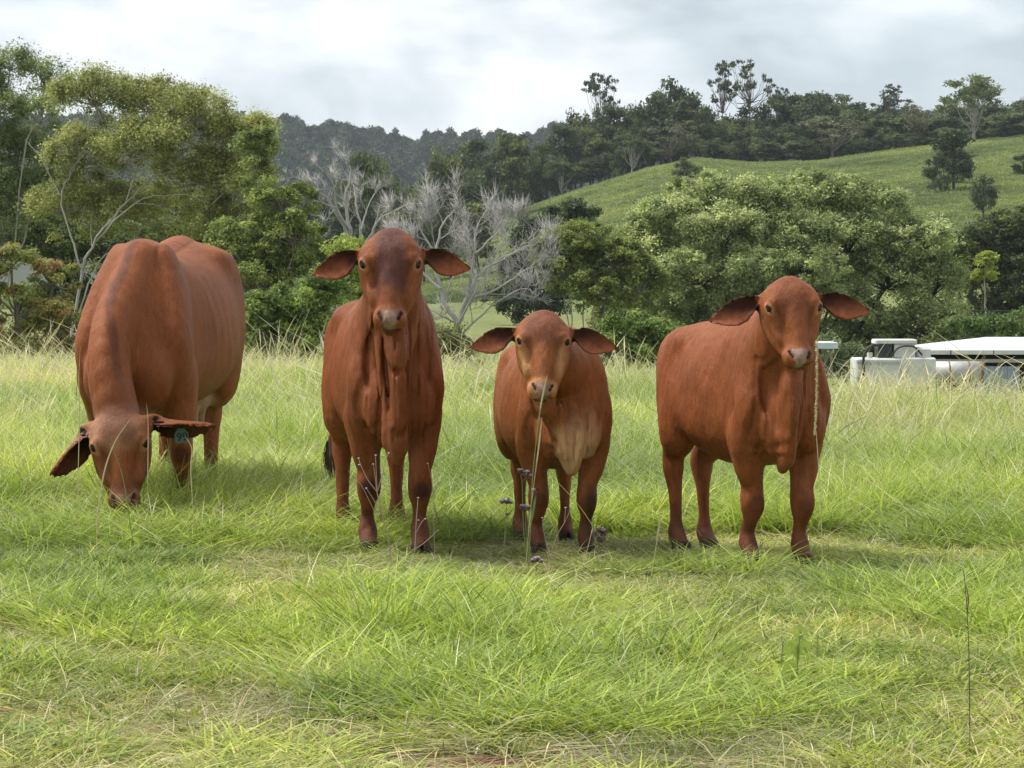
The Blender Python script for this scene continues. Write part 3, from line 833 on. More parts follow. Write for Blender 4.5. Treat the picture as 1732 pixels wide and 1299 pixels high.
def near_trees():
    # --- left-hand grove
    lobed_tree("gum_tree", "airy gum tree with pale forking limbs and domed crown behind the grazing cow", 100, (128, 640),
               [(165, 165, 75, 45, 0), (255, 170, 70, 42, 1.0), (330, 190, 65, 42, 0), (400, 230, 55, 50, .5), (250, 250, 80, 45, -1), (330, 290, 85, 50, 1), (420, 310, 45, 45, 0), (130, 260, 60, 50, 1.5), (215, 350, 90, 50, 2.0), (380, 380, 90, 55, 1.5), (100, 350, 70, 50, 2)],
               11, GUM, leaf=.098, clump=.34, per=120, clumps=26, wood_mat=MAT_PALEBARK, gaps=.22, flat=.8, soft=1.7, gain=2.0,
               limbs=[([(120, 660), (122, 560), (140, 455), (165, 405), (215, 340), (265, 300), (330, 275)], .16, .03, 0), ([(140, 455), (120, 400), (102, 330), (112, 300), (140, 240), (160, 180)], .10, .02, 1), ([(102, 330), (70, 270), (40, 235)], .06, .015, .5), ([(165, 405), (230, 345), (300, 330), (360, 345)], .08, .015, -1),
                      ([(215, 340), (240, 270), (270, 215), (280, 170)], .07, .012, 0), ([(300, 330), (350, 270), (385, 230)], .06, .012, 1), ([(122, 560), (150, 480), (180, 430), (240, 400)], .08, .02, 0), ([(360, 345), (400, 300), (410, 250)], .05, .012, 0), ([(265, 300), (255, 250), (220, 190)], .05, .01, 0), ([(230, 345), (275, 350), (290, 385)], .035, .008, -1), ([(380, 440), (430, 425), (500, 420)], .05, .015, -1)])
    lobed_tree("gum_tree", "thin-leaved gum at the left edge with the highest wispy crown", 108, (-60, 640),
               [(20, 110, 50, 32, 0), (70, 130, 45, 30, 1), (0, 180, 60, 42, 0), (75, 200, 50, 40, -1), (20, 260, 65, 50, 1), (-50, 140, 60, 50, 0), (-40, 250, 70, 60, 0), (60, 320, 60, 45, 0), (-20, 370, 70, 55, 0)],
               12, GUM, leaf=.10, clump=.33, per=105, clumps=22, wood_mat=MAT_PALEBARK, gaps=.3, flat=.8, trunk_r=.10, soft=1.7, gain=2.0)
    lobed_tree("wattle_tree", "dense green tree beside the dead grey tree, right end of the left grove", 92, (455, 640),
               [(430, 270, 40, 60, 1), (480, 345, 55, 42, 0), (500, 400, 52, 45, -.5), (455, 410, 70, 60, 1), (520, 455, 40, 45, 0), (440, 480, 70, 55, .5), (400, 420, 60, 60, 1.5)],
               13, [G_(.15, .185, .058), G_(.125, .158, .05), G_(.18, .215, .072), G_(.10, .13, .044)], leaf=.115, clump=.30, per=85, clumps=22, gaps=.06, flat=.65, trunk_r=.14)
    lobed_tree("leafy_shrub", "bright green shrub in front of the grove, between cow and tall calf", 72, (480, 650),
               [(440, 540, 45, 45, 0), (505, 515, 50, 50, 0), (470, 590, 70, 45, -.4), (545, 500, 40, 45, .5), (530, 570, 45, 50, 0)],
               14, BRIGHT, leaf=.10, clump=.24, per=85, clumps=40, gaps=.04, flat=.7, trunk_r=.06, category="shrub")
    lobed_tree("leafy_shrub", "green shrub showing above the calf ear under the dead tree", 80, (590, 660),
               [(590, 440, 45, 40, 0), (625, 480, 40, 40, 0), (575, 500, 50, 50, 0)], 15, BRIGHT, leaf=.10, clump=.25, per=75, clumps=26, gaps=.1, flat=.7, trunk_r=.05, category="shrub")
    lobed_tree("russet_shrub", "shrub with rusty orange and olive leaves at the left edge", 62, (40, 660),
               [(20, 440, 50, 32, 0), (85, 470, 42, 35, .5), (30, 520, 60, 40, 0), (100, 540, 42, 40, 0), (-40, 480, 50, 50, 0), (60, 590, 70, 40, 0), (120, 600, 40, 35, 0), (-30, 580, 60, 50, 0)],
               16, RUST, leaf=.085, clump=.20, per=60, clumps=40, gaps=.12, flat=.6, trunk_r=.05, category="shrub")
    lobed_tree("understorey_tree", "dark green understorey tree filling the grove behind the cow", 112, (230, 640),
               [(60, 420, 90, 70, 0), (180, 440, 90, 70, 0), (300, 440, 90, 70, 0), (400, 470, 80, 80, 0), (120, 540, 100, 60, 0), (260, 550, 100, 60, 0), (390, 560, 80, 60, 0), (470, 560, 60, 60, 2), (10, 330, 70, 50, 2), (300, 360, 100, 40, 2)],
               17, [G_(.115, .14, .055), G_(.135, .16, .062), G_(.095, .12, .048), G_(.16, .175, .075)], leaf=.16, clump=.42, per=90, clumps=13, gaps=.08, flat=.8, trunk_r=.12, wood_mat=MAT_BARK)
    # --- big dome behind the right-hand calf
    lobed_tree("camphor_tree", "huge domed grey-green tree behind the right-hand calf", 126, (1340, 660),
               [(1190, 330, 75, 38, 1), (1290, 345, 90, 42, 0), (1390, 330, 95, 40, 1), (1130, 375, 70, 42, 0), (1480, 355, 80, 45, 1), (1545, 410, 70, 50, 0), (1220, 400, 85, 48, -1.5), (1330, 405, 85, 45, -1), (1430, 410, 90, 50, 0), (1090, 430, 60, 50, -.5), (1180, 465, 80, 45, -2.5), (1345, 460, 90, 45, -2.5), (1500, 470, 80, 55, 0), (1580, 480, 60, 55, 0), (1260, 500, 70, 40, -2), (1420, 520, 60, 45, -1), (1560, 555, 70, 45, -1), (1610, 560, 60, 40, 0), (1480, 560, 60, 45, 0), (1130, 520, 60, 45, -1), (1180, 570, 70, 40, 0), (1280, 575, 70, 40, 0), (1380, 585, 70, 40, 0), (1470, 610, 60, 30, 0), (1570, 605, 70, 35, 0)],
               18, DOME, leaf=.145, clump=.38, per=90, clumps=17, gaps=.07, flat=.8, soft=1.3, gain=1.75, trunk_r=.24, wood_mat=MAT_DARKBARK, up=1.1)
    lobed_tree("young_tree", "lighter yellow-green tree with thin pale stems at the dome's left end", 118, (985, 660),
               [(990, 410, 55, 38, 0), (1040, 440, 50, 40, 0), (960, 460, 45, 40, 0), (1010, 490, 60, 40, -.5), (1080, 480, 45, 45, 0), (940, 420, 40, 30, .5)],
               19, [G_(.155, .185, .055), G_(.125, .155, .045), G_(.185, .21, .07), G_(.10, .13, .04)], leaf=.13, clump=.32, per=80, clumps=30, gaps=.15, flat=.65, trunk_r=.07, wood_mat=MAT_PALEBARK)
    lobed_tree("roadside_shrub", "low leafy shrub between the small calf and the right-hand calf", 84, (1080, 670),
               [(1060, 560, 45, 30, 0), (1110, 570, 45, 32, 0), (1030, 590, 45, 35, 0), (1090, 610, 60, 35, 0), (1140, 600, 30, 35, 0)],
               20, BRIGHT, leaf=.10, clump=.24, per=85, clumps=36, gaps=.03, flat=.7, trunk_r=.05, category="shrub")
    lobed_tree("dark_thicket", "dark shady thicket under the hill, left of the dome tree", 165, (930, 600),
               [(900, 470, 60, 45, 0), (960, 470, 60, 50, 0), (900, 520, 60, 40, 0), (955, 370, 40, 30, 3), (905, 400, 40, 35, 2), (985, 365, 30, 25, 3)], 21, DARK, leaf=.22, clump=.5, per=70, clumps=7, gaps=.05, flat=.7, trunk_r=.15, wood_mat=MAT_DARKBARK, category="shrub")
    # --- dark trees at the right edge
    lobed_tree("dark_tree", "dark bushy tree at the right edge above the shed roof", 190, (1690, 620),
               [(1640, 410, 45, 35, 0), (1700, 400, 55, 40, 1), (1750, 390, 55, 50, 0), (1660, 460, 55, 50, 0), (1720, 470, 60, 60, 0), (1780, 480, 60, 70, 0), (1690, 530, 60, 40, 0)],
               22, DARK + [G_(.09, .12, .035)], leaf=.26, clump=.55, per=70, clumps=6, gaps=.05, flat=.7, trunk_r=.2, wood_mat=MAT_DARKBARK)
    lobed_tree("yellow_sapling", "small bright yellow-green sapling against the dark trees on the right", 180, (1668, 560), [(1667, 442, 16, 16, 0), (1664, 468, 17, 12, 0)], 23, [G_(.22, .25, .045), G_(.27, .29, .07)], leaf=.22, clump=.35, per=40, clumps=30, gaps=.1, flat=.5, trunk_r=.05, wood_mat=MAT_PALEBARK)
    lobed_tree("hedge_shrub", "green hedge behind the shed roof at the right edge", 112, (1690, 640), [(1680, 560, 50, 25, 0), (1740, 550, 50, 30, 0), (1630, 565, 40, 25, 0), (1710, 580, 60, 25, 0)], 24, [G_(.12, .16, .045), G_(.10, .14, .04)], leaf=.13, clump=.3, per=70, clumps=16, gaps=.05, flat=.7, trunk_r=.06, category="shrub")
near_trees()
def low_cover():
    for i, (x, y, rx, ry, d, pal, lab) in enumerate(((770, 590, 45, 40, 88, GUM, "small leafy bush growing under the fine-twigged dead tree"), (690, 580, 60, 50, 100, GUM, "grey-green bush hidden behind the tall calf's shoulder"), (620, 560, 60, 60, 105, DARK, "dark bush behind the tall calf's neck"),
                                                   (870, 505, 55, 22, 190, DARK, "dark low scrub beyond the pale field"), (1400, 600, 60, 30, 120, DOME, "low bush under the dome tree beside the white roof"), (350, 600, 60, 40, 95, GUM, "bush at the foot of the grove right of the grazing cow"), (1480, 585, 80, 45, 135, DARK, "dark bush under the dome tree above the white machine"), (1600, 590, 80, 40, 136, DOME, "grey-green bush behind the shed roof"), (1060, 545, 60, 40, 130, GUM, "olive bush between the young tree and the dome tree"), (1180, 560, 90, 50, 131, DOME, "low grey-green growth behind the right-hand calf's back"))):
        lobed_tree("bush", lab, d, (x, 650), [(x - rx * .5, y, rx * .6, ry * .8, 0), (x + rx * .5, y + 5, rx * .6, ry * .75, .3), (x, y - ry * .4, rx * .6, ry * .7, 0)], 60 + i, pal, leaf=.11 * d / 95, clump=.26 * d / 95, per=70, clumps=26 if d < 150 else 12, gaps=.08, trunk_r=.05, category="shrub")
low_cover()

def dead_tree(label, d, base, limbs, seed, levels, n, ratio, spread, minr, upbias=.2, start=.3, flat=1.0, mat=None, name="dead_tree", twigs=0, twig_r=.007, twig_len=1.0, drop=0.0):
    limbs = [([(x, y + drop * (620 - y) / 300.0) for x, y in l[0]], *l[1:]) for l in limbs]
    rnd = frand(seed); O = P3(base[0], 500, d); O[2] = float(ground_z(O[0], O[1])) - .1
    paths = [(P_, R_ * .75, k_) for P_, R_, k_ in limb_paths(rnd, limbs, d)]; tips = []
    first = paths[0][0]
    paths.append((np.array([O, (O + first[0]) / 2, first[0]]), np.array([paths[0][1][0] * 1.3, paths[0][1][0] * 1.1, paths[0][1][0]]), 7))
    for Pm, Rm, *_ in list(paths[:-1]):
        branch_out(rnd, Pm, Rm, 1, levels, paths, tips, spread, ratio, n, .03, upbias, start, minr, flat)
    V, Q = tubes(paths)
    if twigs:                        # the finest growth: thin three-sided spikes along every branch
        S = []; D = []
        for Pm, Rm, *_ in paths:
            if Rm[0] > .05: continue
            tan = nrm(Pm[-1] - Pm[0]); L = np.linalg.norm(Pm[-1] - Pm[0])
            for _ in range(twigs):
                i = rnd.randint(1, len(Pm)); S.append(Pm[i]); D.append(nrm(tan * 1.0 + rnd.randn(3) * .36 + np.array([0, 0, .10])) * (.15 + .45 * rnd.rand()) * twig_len)
        S, D = np.array(S), np.array(D); n = len(S); a = np.cross(D, [.3, .2, .9]); a /= np.linalg.norm(a, axis=1)[:, None]; b = np.cross(D, a); b /= np.linalg.norm(b, axis=1)[:, None]
        w = twig_r * (.7 + .6 * rnd.rand(n))[:, None]
        tv = np.stack([S + a * w, S - a * w * .5 + b * w * .87, S - a * w * .5 - b * w * .87, S + D], 1).reshape(-1, 3); k = len(V) + np.arange(n)[:, None] * 4
        V = np.concatenate([V, tv]); Q = [Q, np.concatenate([k + np.array([[0, 1, 3]]), k + np.array([[1, 2, 3]]), k + np.array([[2, 0, 3]])])]
    return assemble(name, O, (V, Q), mat or MAT_DEAD, None, label, "dead tree", kind_bark="branches")

dead_tree("bare dead tree with thick bleached forks behind the tall calf's head", 96, (602, 640),
          [([(602, 560), (598, 450), (592, 400), (578, 355), (556, 318), (532, 292), (508, 278)], .16, .022), ([(598, 450), (592, 370), (583, 320), (592, 275), (590, 252)], .10, .016, .5), ([(592, 370), (570, 330), (566, 290), (548, 262)], .07, .014, -.5),
           ([(600, 430), (611, 370), (602, 330), (598, 296), (584, 275)], .08, .014, 1), ([(603, 420), (625, 385), (640, 355), (665, 336), (698, 320)], .08, .015, 0), ([(611, 370), (618, 340), (628, 312), (640, 292)], .05, .012, 1), ([(570, 330), (545, 320), (520, 290)], .04, .010, 0)],
          31, 4, 4, .38, .70, .009, .25, twigs=2, twig_len=.9, drop=22)
dead_tree("broad dead tree of fine grey twigs between the tall calf and the small calf", 90, (772, 650),
          [([(776, 610), (775, 540), (790, 490), (815, 440), (850, 410), (905, 385)], .15, .02), ([(775, 540), (745, 470), (735, 400), (750, 340), (770, 310)], .11, .015, 1), ([(790, 490), (800, 420), (805, 360), (820, 320)], .09, .013, .5), ([(745, 470), (700, 420), (680, 370), (668, 335)], .08, .012, 1),
           ([(790, 490), (840, 470), (880, 440), (930, 400)], .07, .012, -1), ([(735, 400), (710, 350), (715, 310)], .06, .01, 0), ([(780, 560), (830, 505), (880, 470), (905, 480)], .05, .01, -1), ([(805, 400), (850, 350), (865, 325)], .05, .01, 0), ([(775, 540), (730, 510), (690, 500)], .05, .012, -1)],
          32, 4, 6, .44, .74, .0095, .20, .12, twigs=1, twig_r=.0065, twig_len=1.2, drop=38)
dead_tree("wispy grey dead bush beside the tall calf's shoulder", 74, (545, 640), [([(548, 640), (545, 590), (535, 545), (520, 520)], .03, .008), ([(545, 590), (555, 550), (560, 525)], .025, .008, .3), ([(540, 560), (520, 560), (505, 545)], .02, .006, 0)], 33, 3, 5, .55, .9, .005, .15, .1, name="dead_bush", twigs=8, twig_r=.004, twig_len=.6)
dead_tree("fallen bare grey branches poking out low on the grove's right side", 94, (430, 640), [([(380, 600), (385, 470), (400, 435), (450, 425), (530, 425)], .07, .012), ([(400, 435), (420, 460), (440, 500), (450, 530)], .04, .01, -.5), ([(385, 470), (410, 480), (430, 520)], .03, .008, 0)], 34, 3, 5, .40, .8, .008, .05, .3, twigs=5)
# ---------------------------------------------------------------- woods on the hill
def proto_tree(kind, seed):
    """unit tree, about 1 high, standing on the origin: (trunk mesh, crown mesh)"""
    rnd = frand(seed); paths = []; cen = []; rad = []
    if kind == "round":      # dense round-headed rainforest tree
        for i in range(40):
            q = nrm(rnd.randn(3)); c = np.array([0, 0, .58]) + q * np.array([.36, .36, .36]) * (.55 + .45 * rnd.rand()); cen.append(c); r = .10 + .06 * rnd.rand(); rad.append((r, r, r * .75))
        trunk = [(0, 0, 0), (.01, 0, .25), (0, .01, .55)]; r0, leaf, per, pal = .03, .046, 95, DARK
    elif kind == "tall":     # taller, layered crown
        for i in range(34):
            z = .30 + .66 * rnd.rand(); w = .26 * math.sqrt(max(.05, 1 - ((z - .58) / .46) ** 2)); a = rnd.rand() * 6.283
            cen.append((math.cos(a) * w * rnd.rand() ** .5, math.sin(a) * w * rnd.rand() ** .5, z)); r = .08 + .05 * rnd.rand(); rad.append((r * 1.3, r * 1.3, r * .65))
        trunk = [(0, 0, 0), (.01, .01, .4), (-.01, 0, .85)]; r0, leaf, per, pal = .024, .045, 95, DARK + [G_(.12, .14, .055)]
    elif kind == "gum":      # open umbrella crown on bare pale stems
        heads = [(rnd.rand() * 6.283, .30 * math.sqrt(rnd.rand()), .70 + .28 * rnd.rand()) for _ in range(11)]
        for (a, R, z) in heads:
            for _ in range(6):
                q = nrm(rnd.randn(3)); cen.append((math.cos(a) * R + q[0] * .085, math.sin(a) * R + q[1] * .085, z - R * .25 + q[2] * .032)); r = .018 + .018 * rnd.rand(); rad.append((r * 1.5, r * 1.5, r * .7))
        trunk = [(0, 0, 0), (.015, .01, .35), (-.01, 0, .62)]; r0, leaf, per, pal = .011, .026, 26, [G_(.05, .06, .032), G_(.065, .075, .04)]
    elif kind in ("spread", "pale"):   # flat-topped spreading tree, lighter green
        for i in range(34):
            a = rnd.rand() * 6.283; R = .44 * math.sqrt(rnd.rand()); z = .88 - .75 * R * R - .28 * rnd.rand()
            cen.append((math.cos(a) * R, math.sin(a) * R, z)); r = .07 + .05 * rnd.rand(); rad.append((r * 1.4, r * 1.4, r * .6))
        trunk = [(0, 0, 0), (.01, .0, .2), (0, 0, .5)]; r0, leaf, per, pal = .026, .042, 90, [G_(.085, .105, .042), G_(.105, .125, .05), G_(.07, .088, .036)]
    elif kind == "bush":     # leafy to the ground
        for i in range(36):
            q = nrm(rnd.randn(3)); c = np.array([0, 0, .48]) + q * np.array([.46, .46, .46]) * (.5 + .5 * rnd.rand()); c[2] = max(c[2], .06); cen.append(c); r = .11 + .06 * rnd.rand(); rad.append((r, r, r * .75))
        trunk = [(0, 0, 0), (.01, 0, .2), (0, 0, .5)]; r0, leaf, per, pal = .03, .055, 95, DARK + [G_(.10, .13, .05)]
    elif kind == "grey":     # thin, half-bare crown of grey twigs
        for i in range(16):
            a = rnd.rand() * 6.283; R = .33 * math.sqrt(rnd.rand()); z = .85 - .9 * R * R - .35 * rnd.rand()
            cen.append((math.cos(a) * R, math.sin(a) * R, z)); r = .06 + .04 * rnd.rand(); rad.append((r * 1.3, r * 1.3, r * .8))
        trunk = [(0, 0, 0), (.01, .0, .25), (0, 0, .5)]; r0, leaf, per, pal = .014, .035, 60, [G_(.11, .11, .07), G_(.09, .095, .058)]
    cen = np.array(cen, float); rad = np.array(rad)
    tp = wander(rnd, trunk, .01); paths.append((tp, np.linspace(r0, r0 * .5, len(tp)), 6))
    for c in cen[rnd.permutation(len(cen))[:44 if kind == 'gum' else 20 if kind in ("gum", "grey") else 12]]:
        a = tp[len(tp) * (2 if kind == "gum" else 1) // 3 + rnd.randint(2)]; bp = wander(rnd, [a, a * .4 + c * .6 + np.array([0, 0, -.03]), c], .03, 3); paths.append((bp, np.linspace(r0 * .45, r0 * .12, len(bp)), 4))
    tv, tq = tubes(paths); lv, lq, lk = leaf_cloud(rnd, cen, rad * 1.08, per, leaf, np.array(pal) * 1.4, .6, .7, .4)
    tm = mesh_np("trunk", tv, tq); tm.materials.append({"gum": MAT_BARK, "grey": MAT_BARK, "pale": MAT_PALEBARK}.get(kind, MAT_DARKBARK))
    cm = mesh_np("crown", lv, lq, smooth=False); set_color(cm, "tint", np.clip(lk, 0, 1)); cm.materials.append(MAT_LEAF)
    return tm, cm
PROTO = {k: [proto_tree(k, 300 + 10 * i + j) for j in range(n)] for i, (k, n) in enumerate((("round", 4), ("tall", 4), ("gum", 3), ("spread", 3), ("bush", 3), ("grey", 2), ("pale", 2)))}

def stand(name, kind, x, d, top, width, label, group=None, category="tree", seed=0, base_px=None):
    """a tree at photo column x and distance d whose top reaches photo row `top`"""
    rnd = frand(seed + int(x * 7 + d))
    if base_px is not None:      # stand it where the slope passes through that row of the photo
        ds = np.linspace(240, 482, 240); gy = 500 + 4811 * (EYE - ground_z((x - 866) / 4811 * ds, ds)) / ds
        d = float(ds[np.argmin(np.abs(gy - base_px))])
    X = (x - 866) / 4811 * d
    zb = float(ground_z(X, d)) - .2
    h = EYE - (top - 500) / 4811 * d - zb
    tm, cm = PROTO[kind][rnd.randint(len(PROTO[kind]))]
    root = empty(name, (X, d, zb), rnd.rand() * 6.283); w = width / 4811 * d
    ks = {"round": .80, "tall": .58, "gum": .74, "spread": .96, "bush": 1.05, "grey": .72, "pale": .96}[kind]
    root.scale = (w / ks, w / ks, h)
    for nme, me in (("trunk", tm), ("crown", cm)):
        o = bpy.data.objects.new(nme, me); COL.objects.link(o); o.parent = root
    tag(root, label, category, group)
    return root

def hill_woods():
    U = lambda *a, **k: stand(*a, **k)
    # trees with a look of their own
    U("gum_tree", "gum", 1022, 520, 122, 82, "tall open gum on the skyline, left of the round-headed tree")
    U("round_headed_tree", "round", 1130, 505, 125, 118, "big dark round-headed tree on the hill skyline")
    U("gum_tree", "gum", 1222, 515, 102, 80, "tall open gum on the skyline just right of the round-headed tree")
    U("gum_tree", "gum", 1268, 520, 90, 90, "tallest thin gum breaking the hill skyline")
    U("gum_tree", "gum", 1312, 528, 140, 50, "small thin gum on the skyline right of the tallest gum")
    U("dark_tree", "round", 1392, 510, 150, 105, "broad dark tree on the skyline in the middle of the hill wood")
    U("gum_tree", "gum", 1505, 512, 143, 110, "wide open-crowned gum on the skyline, third tree from the right end")
    U("pale_trunked_tree", "pale", 1645, 486, 118, 130, "spreading tree with a forked white trunk on the hill crest")
    U("light_green_tree", "pale", 1068, 487, 215, 66, "light green spreading tree at the front of the hill wood")
    U("lime_sapling", "tall", 1246, 486, 216, 30, "slim lime green sapling at the wood's front edge")
    U("grey_tree", "grey", 1135, 488, 190, 90, "half-bare grey tree at the front of the hill wood")
    U("grey_tree", "grey", 1408, 488, 178, 110, "half-bare grey tree low on the right of the hill wood")
    U("grey_tree", "grey", 1550, 492, 165, 80, "half-bare grey tree beside the white-trunked tree")
    U("hill_bush", "bush", 1160, 425, 262, 52, "round bush alone on the grassy hill above the dome tree", category="shrub", base_px=318)
    U("hill_tree", "tall", 1612, 425, 220, 72, "tall dark bushy tree on the open slope below the white-trunked tree", base_px=322)
    U("hill_bush", "bush", 1590, 418, 250, 60, "dark bush at the foot of the tall tree on the open slope", category="shrub", base_px=326)
    U("hill_bush", "bush", 1625, 420, 245, 50, "dark bush right of the tall tree on the open slope", category="shrub", base_px=312)
    U("lollipop_tree", "round", 1662, 372, 293, 52, "small round tree on a bare pale stem, alone on the slope", base_px=368)
    U("hill_bush", "bush", 1730, 415, 255, 56, "grey-green bush cut by the right edge on the slope", category="shrub", base_px=296)
    U("hill_bush", "bush", 955, 300, 338, 60, "dark bush at the hill's foot above the small calf", category="shrub", base_px=388)
    U("hill_bush", "bush", 985, 305, 345, 50, "smaller dark bush at the hill's foot, right one of the pair", category="shrub", base_px=388)
    U("round_headed_tree", "round", 745, 330, 240, 92, "dark round tree in front of the ridge above the dead trees")
    U("brown_tree", "spread", 625, 340, 232, 110, "brownish tree behind the bleached dead fork")
    U("light_green_tree", "pale", 950, 488, 262, 66, "light green tree at the left foot of the hill wood")
    for x, d, top, w, k in ((775, 450, 248, 60, "round"), (803, 465, 236, 62, "tall"), (835, 455, 240, 60, "round"), (868, 492, 226, 62, "tall"), (900, 496, 232, 56, "spread"), (925, 498, 228, 58, "round"), (955, 494, 212, 60, "tall"), (885, 489, 262, 60, "round"), (915, 490, 265, 50, "bush"), (945, 489, 255, 50, "bush")):
        U("valley_tree", k, x, d, top, w, "dark tree on the wooded slope left of the grassy hill", "trees on the slope left of the hill")
    # the packed wood behind them
    sky_x = [440, 560, 640, 700, 800, 860, 900, 940, 970, 1000, 1040, 1080, 1120, 1170, 1240, 1300, 1340, 1400, 1450, 1500, 1560, 1600, 1650, 1700, 1740, 1800, 1900]
    sky_y = [320, 300, 285, 275, 250, 240, 232, 222, 205, 190, 178, 172, 165, 170, 178, 180, 176, 170, 172, 172, 180, 176, 168, 182, 158, 165, 160]
    r = frand(77)
    for row, (d, gap, low, kinds) in enumerate(((488, 16, .42, ("bush", "bush", "tall", "spread", "round")), (500, 24, .80, ("tall", "round", "round", "spread")), (515, 28, 1.04, ("tall", "round", "spread")))):
        x = 965 + row * 9
        while x < 1830:
            top = np.interp(x, sky_x, sky_y); dd = d + 5 * r.rand()
            zb = float(ground_z((x - 866) / 4811 * dd, dd)); yb = 500 - (zb - EYE) / dd * 4811
            tp = yb - (yb - top) * low * (.82 + .3 * r.rand())
            U("forest_tree", kinds[r.randint(len(kinds))], x, dd, tp, (36, 56, 66)[row] * (.85 + .5 * r.rand()), "dark forest tree packed into the wood along the hill crest", "forest trees on the hill crest")
            x += gap * (.75 + .5 * r.rand())
    for row, (d, gap, low) in enumerate(((300, 46, .62), (370, 42, .85), (430, 40, 1.0))):
        x = 420 + row * 13
        while x < (840, 850, 885)[row]:
            top = np.interp(x, sky_x, sky_y); dd = d + 14 * r.rand()
            zb = float(ground_z((x - 866) / 4811 * dd, dd)); yb = 500 - (zb - EYE) / dd * 4811
            tp = yb - (yb - top) * low * (.8 + .28 * r.rand())
            U("valley_tree", ("tall", "round", "bush", "spread", "tall")[r.randint(5)], x, dd, tp, (66, 62, 58)[row] * (.8 + .5 * r.rand()), "dark tree in the wooded valley below the ridge", "trees in the wooded valley")
            x += gap * (.75 + .5 * r.rand())
    for x, d, top, w, k in ((1640, 235, 372, 60, "round"), (1700, 250, 352, 70, "tall"), (1745, 240, 345, 80, "round"), (1610, 240, 400, 50, "bush"), (1790, 245, 350, 80, "round")):
        U("slope_tree", k, x, d, top, w, "dark tree at the right edge below the grassy slope", "dark trees at the foot of the slope")
hill_woods()

# the far ridge is one mass of forest
def ridge_forest():
    c = bpy.data.collections.new("ridge_trees")
    m = leaf_material("ridge_foliage", trans=.2, rough=.7)
    for i in range(6):
        r = frand(500 + i); n = 26; cen = []; rad = []
        for j in range(n):
            q = nrm(r.randn(3)); cen.append(np.array([0, 0, 6.5]) + q * np.array([4.2, 4.2, 3.6]) * (.5 + .5 * r.rand())); rr = 1.4 + .8 * r.rand(); rad.append((rr, rr, rr * .7))
        V, Q, K = leaf_cloud(r, np.array(cen), np.array(rad), 40, 1.15, [G_(.052, .076, .032), G_(.066, .092, .038), G_(.044, .064, .028)], .7, .6)
        tv, tq = tubes([(np.array([(0, 0, -2), (0, 0, 3), (.3, 0, 7)], float), np.array([.35, .3, .15]), 5)])
        tuft_object(f"ridge_tree_{i:02d}", [(V, Q, K), (tv, tq, np.tile(np.array([[.16, .15, .13]]), (len(tv), 1)))], m, c)
    r = frand(520)
    X, Y = np.meshgrid(np.arange(-640, 330, 7.5), np.arange(1250, 1860, 10.0)); x = (X + r.rand(*X.shape) * 7).ravel(); y = (Y + r.rand(*X.shape) * 9).ravel()
    k = (x > -.38 * y) & (x < .235 * y); x, y = x[k], y[k]
    n = len(x); s = .6 + .75 * r.rand(n) ** 1.8
    lum = .55 + .9 * r.rand(n) ** 1.6
    scatter("ridge_forest", c, np.stack([x, y, ridge_z(x, y) - .5], 1), np.stack([0 * x, 0 * x, r.rand(n) * 6.283], 1), np.stack([s, s, s * (.85 + .5 * r.rand(n))], 1), r.randint(6, size=n), np.stack([lum, lum, lum], 1), "unbroken forest covering the far ridge", "forest")
ridge_forest()
# ---------------------------------------------------------------- farm buildings behind the rise
MAT_WHITE = simple_mat("chalky_white_paint", (.56, .56, .53), .6, .28, 2.2)
MAT_ROOF = simple_mat("pale_painted_roof_iron", (.52, .57, .62), .45, .12, 1.5)
MAT_SHADE = simple_mat("shed_shade_dark", (.035, .036, .038), .8, .3, 3.0)  # near-black: the open shed's inner shade is put into this colour
MAT_STEEL = simple_mat("dull_galvanised_steel", (.42, .41, .39), .5, .2, 3.0, .2)
MAT_BLUE = simple_mat("faded_blue_sheet", (.24, .29, .38), .6, .2, 2.0)
MAT_RUBBER = simple_mat("black_rubber", (.015, .015, .016), .6, .2, 10)
MAT_WOODPOST = simple_mat("weathered_timber", (.22, .19, .15), .85, .3, 4)
MAT_GLASS = simple_mat("dark_cab_glass", (.03, .04, .045), .12, .2, 2)
MAT_RUST = simple_mat("rusty_iron", (.20, .10, .05), .8, .3, 8)

def boxv(x0, x1, y0, y1, z0, z1, bevel=0.0):
    """a box, chamfered on its upright and top edges when bevel > 0"""
    if bevel <= 0:
        V = [(x0, y0, z0), (x1, y0, z0), (x1, y1, z0), (x0, y1, z0), (x0, y0, z1), (x1, y0, z1), (x1, y1, z1), (x0, y1, z1)]
        return V, [(3, 2, 1, 0), (4, 5, 6, 7), (0, 1, 5, 4), (1, 2, 6, 5), (2, 3, 7, 6), (3, 0, 4, 7)]
    b = bevel; ring = lambda i, z: [(x0 + i + b, y0 + i, z), (x1 - i - b, y0 + i, z), (x1 - i, y0 + i + b, z), (x1 - i, y1 - i - b, z), (x1 - i - b, y1 - i, z), (x0 + i + b, y1 - i, z), (x0 + i, y1 - i - b, z), (x0 + i, y0 + i + b, z)]
    V = ring(0, z0) + ring(0, z1 - b) + ring(b, z1)
    F = [tuple(range(7, -1, -1)), tuple(range(16, 24))]
    for k in (0, 8):
        for i in range(8): F.append((k + i, k + (i + 1) % 8, k + 8 + (i + 1) % 8, k + 8 + i))
    return V, F

def part(name, shapes, mat, parent, smooth=False):
    V = []; F = []
    for v, f in shapes:
        b = len(V); V += [tuple(q) for q in v]; F += [tuple(i + b for i in g) for g in f]
    me = bpy.data.meshes.new(name); me.from_pydata(V, [], F); me.update()
    if smooth: me.polygons.foreach_set("use_smooth", np.ones(len(F), dtype=bool))
    return link(name, me, mat, parent)

def pipe(pts, r, sides=7):
    V, Q = tubes([(np.array(pts, float), np.full(len(pts), r), sides)])
    return [tuple(v) for v in V], [tuple(q) for q in Q]

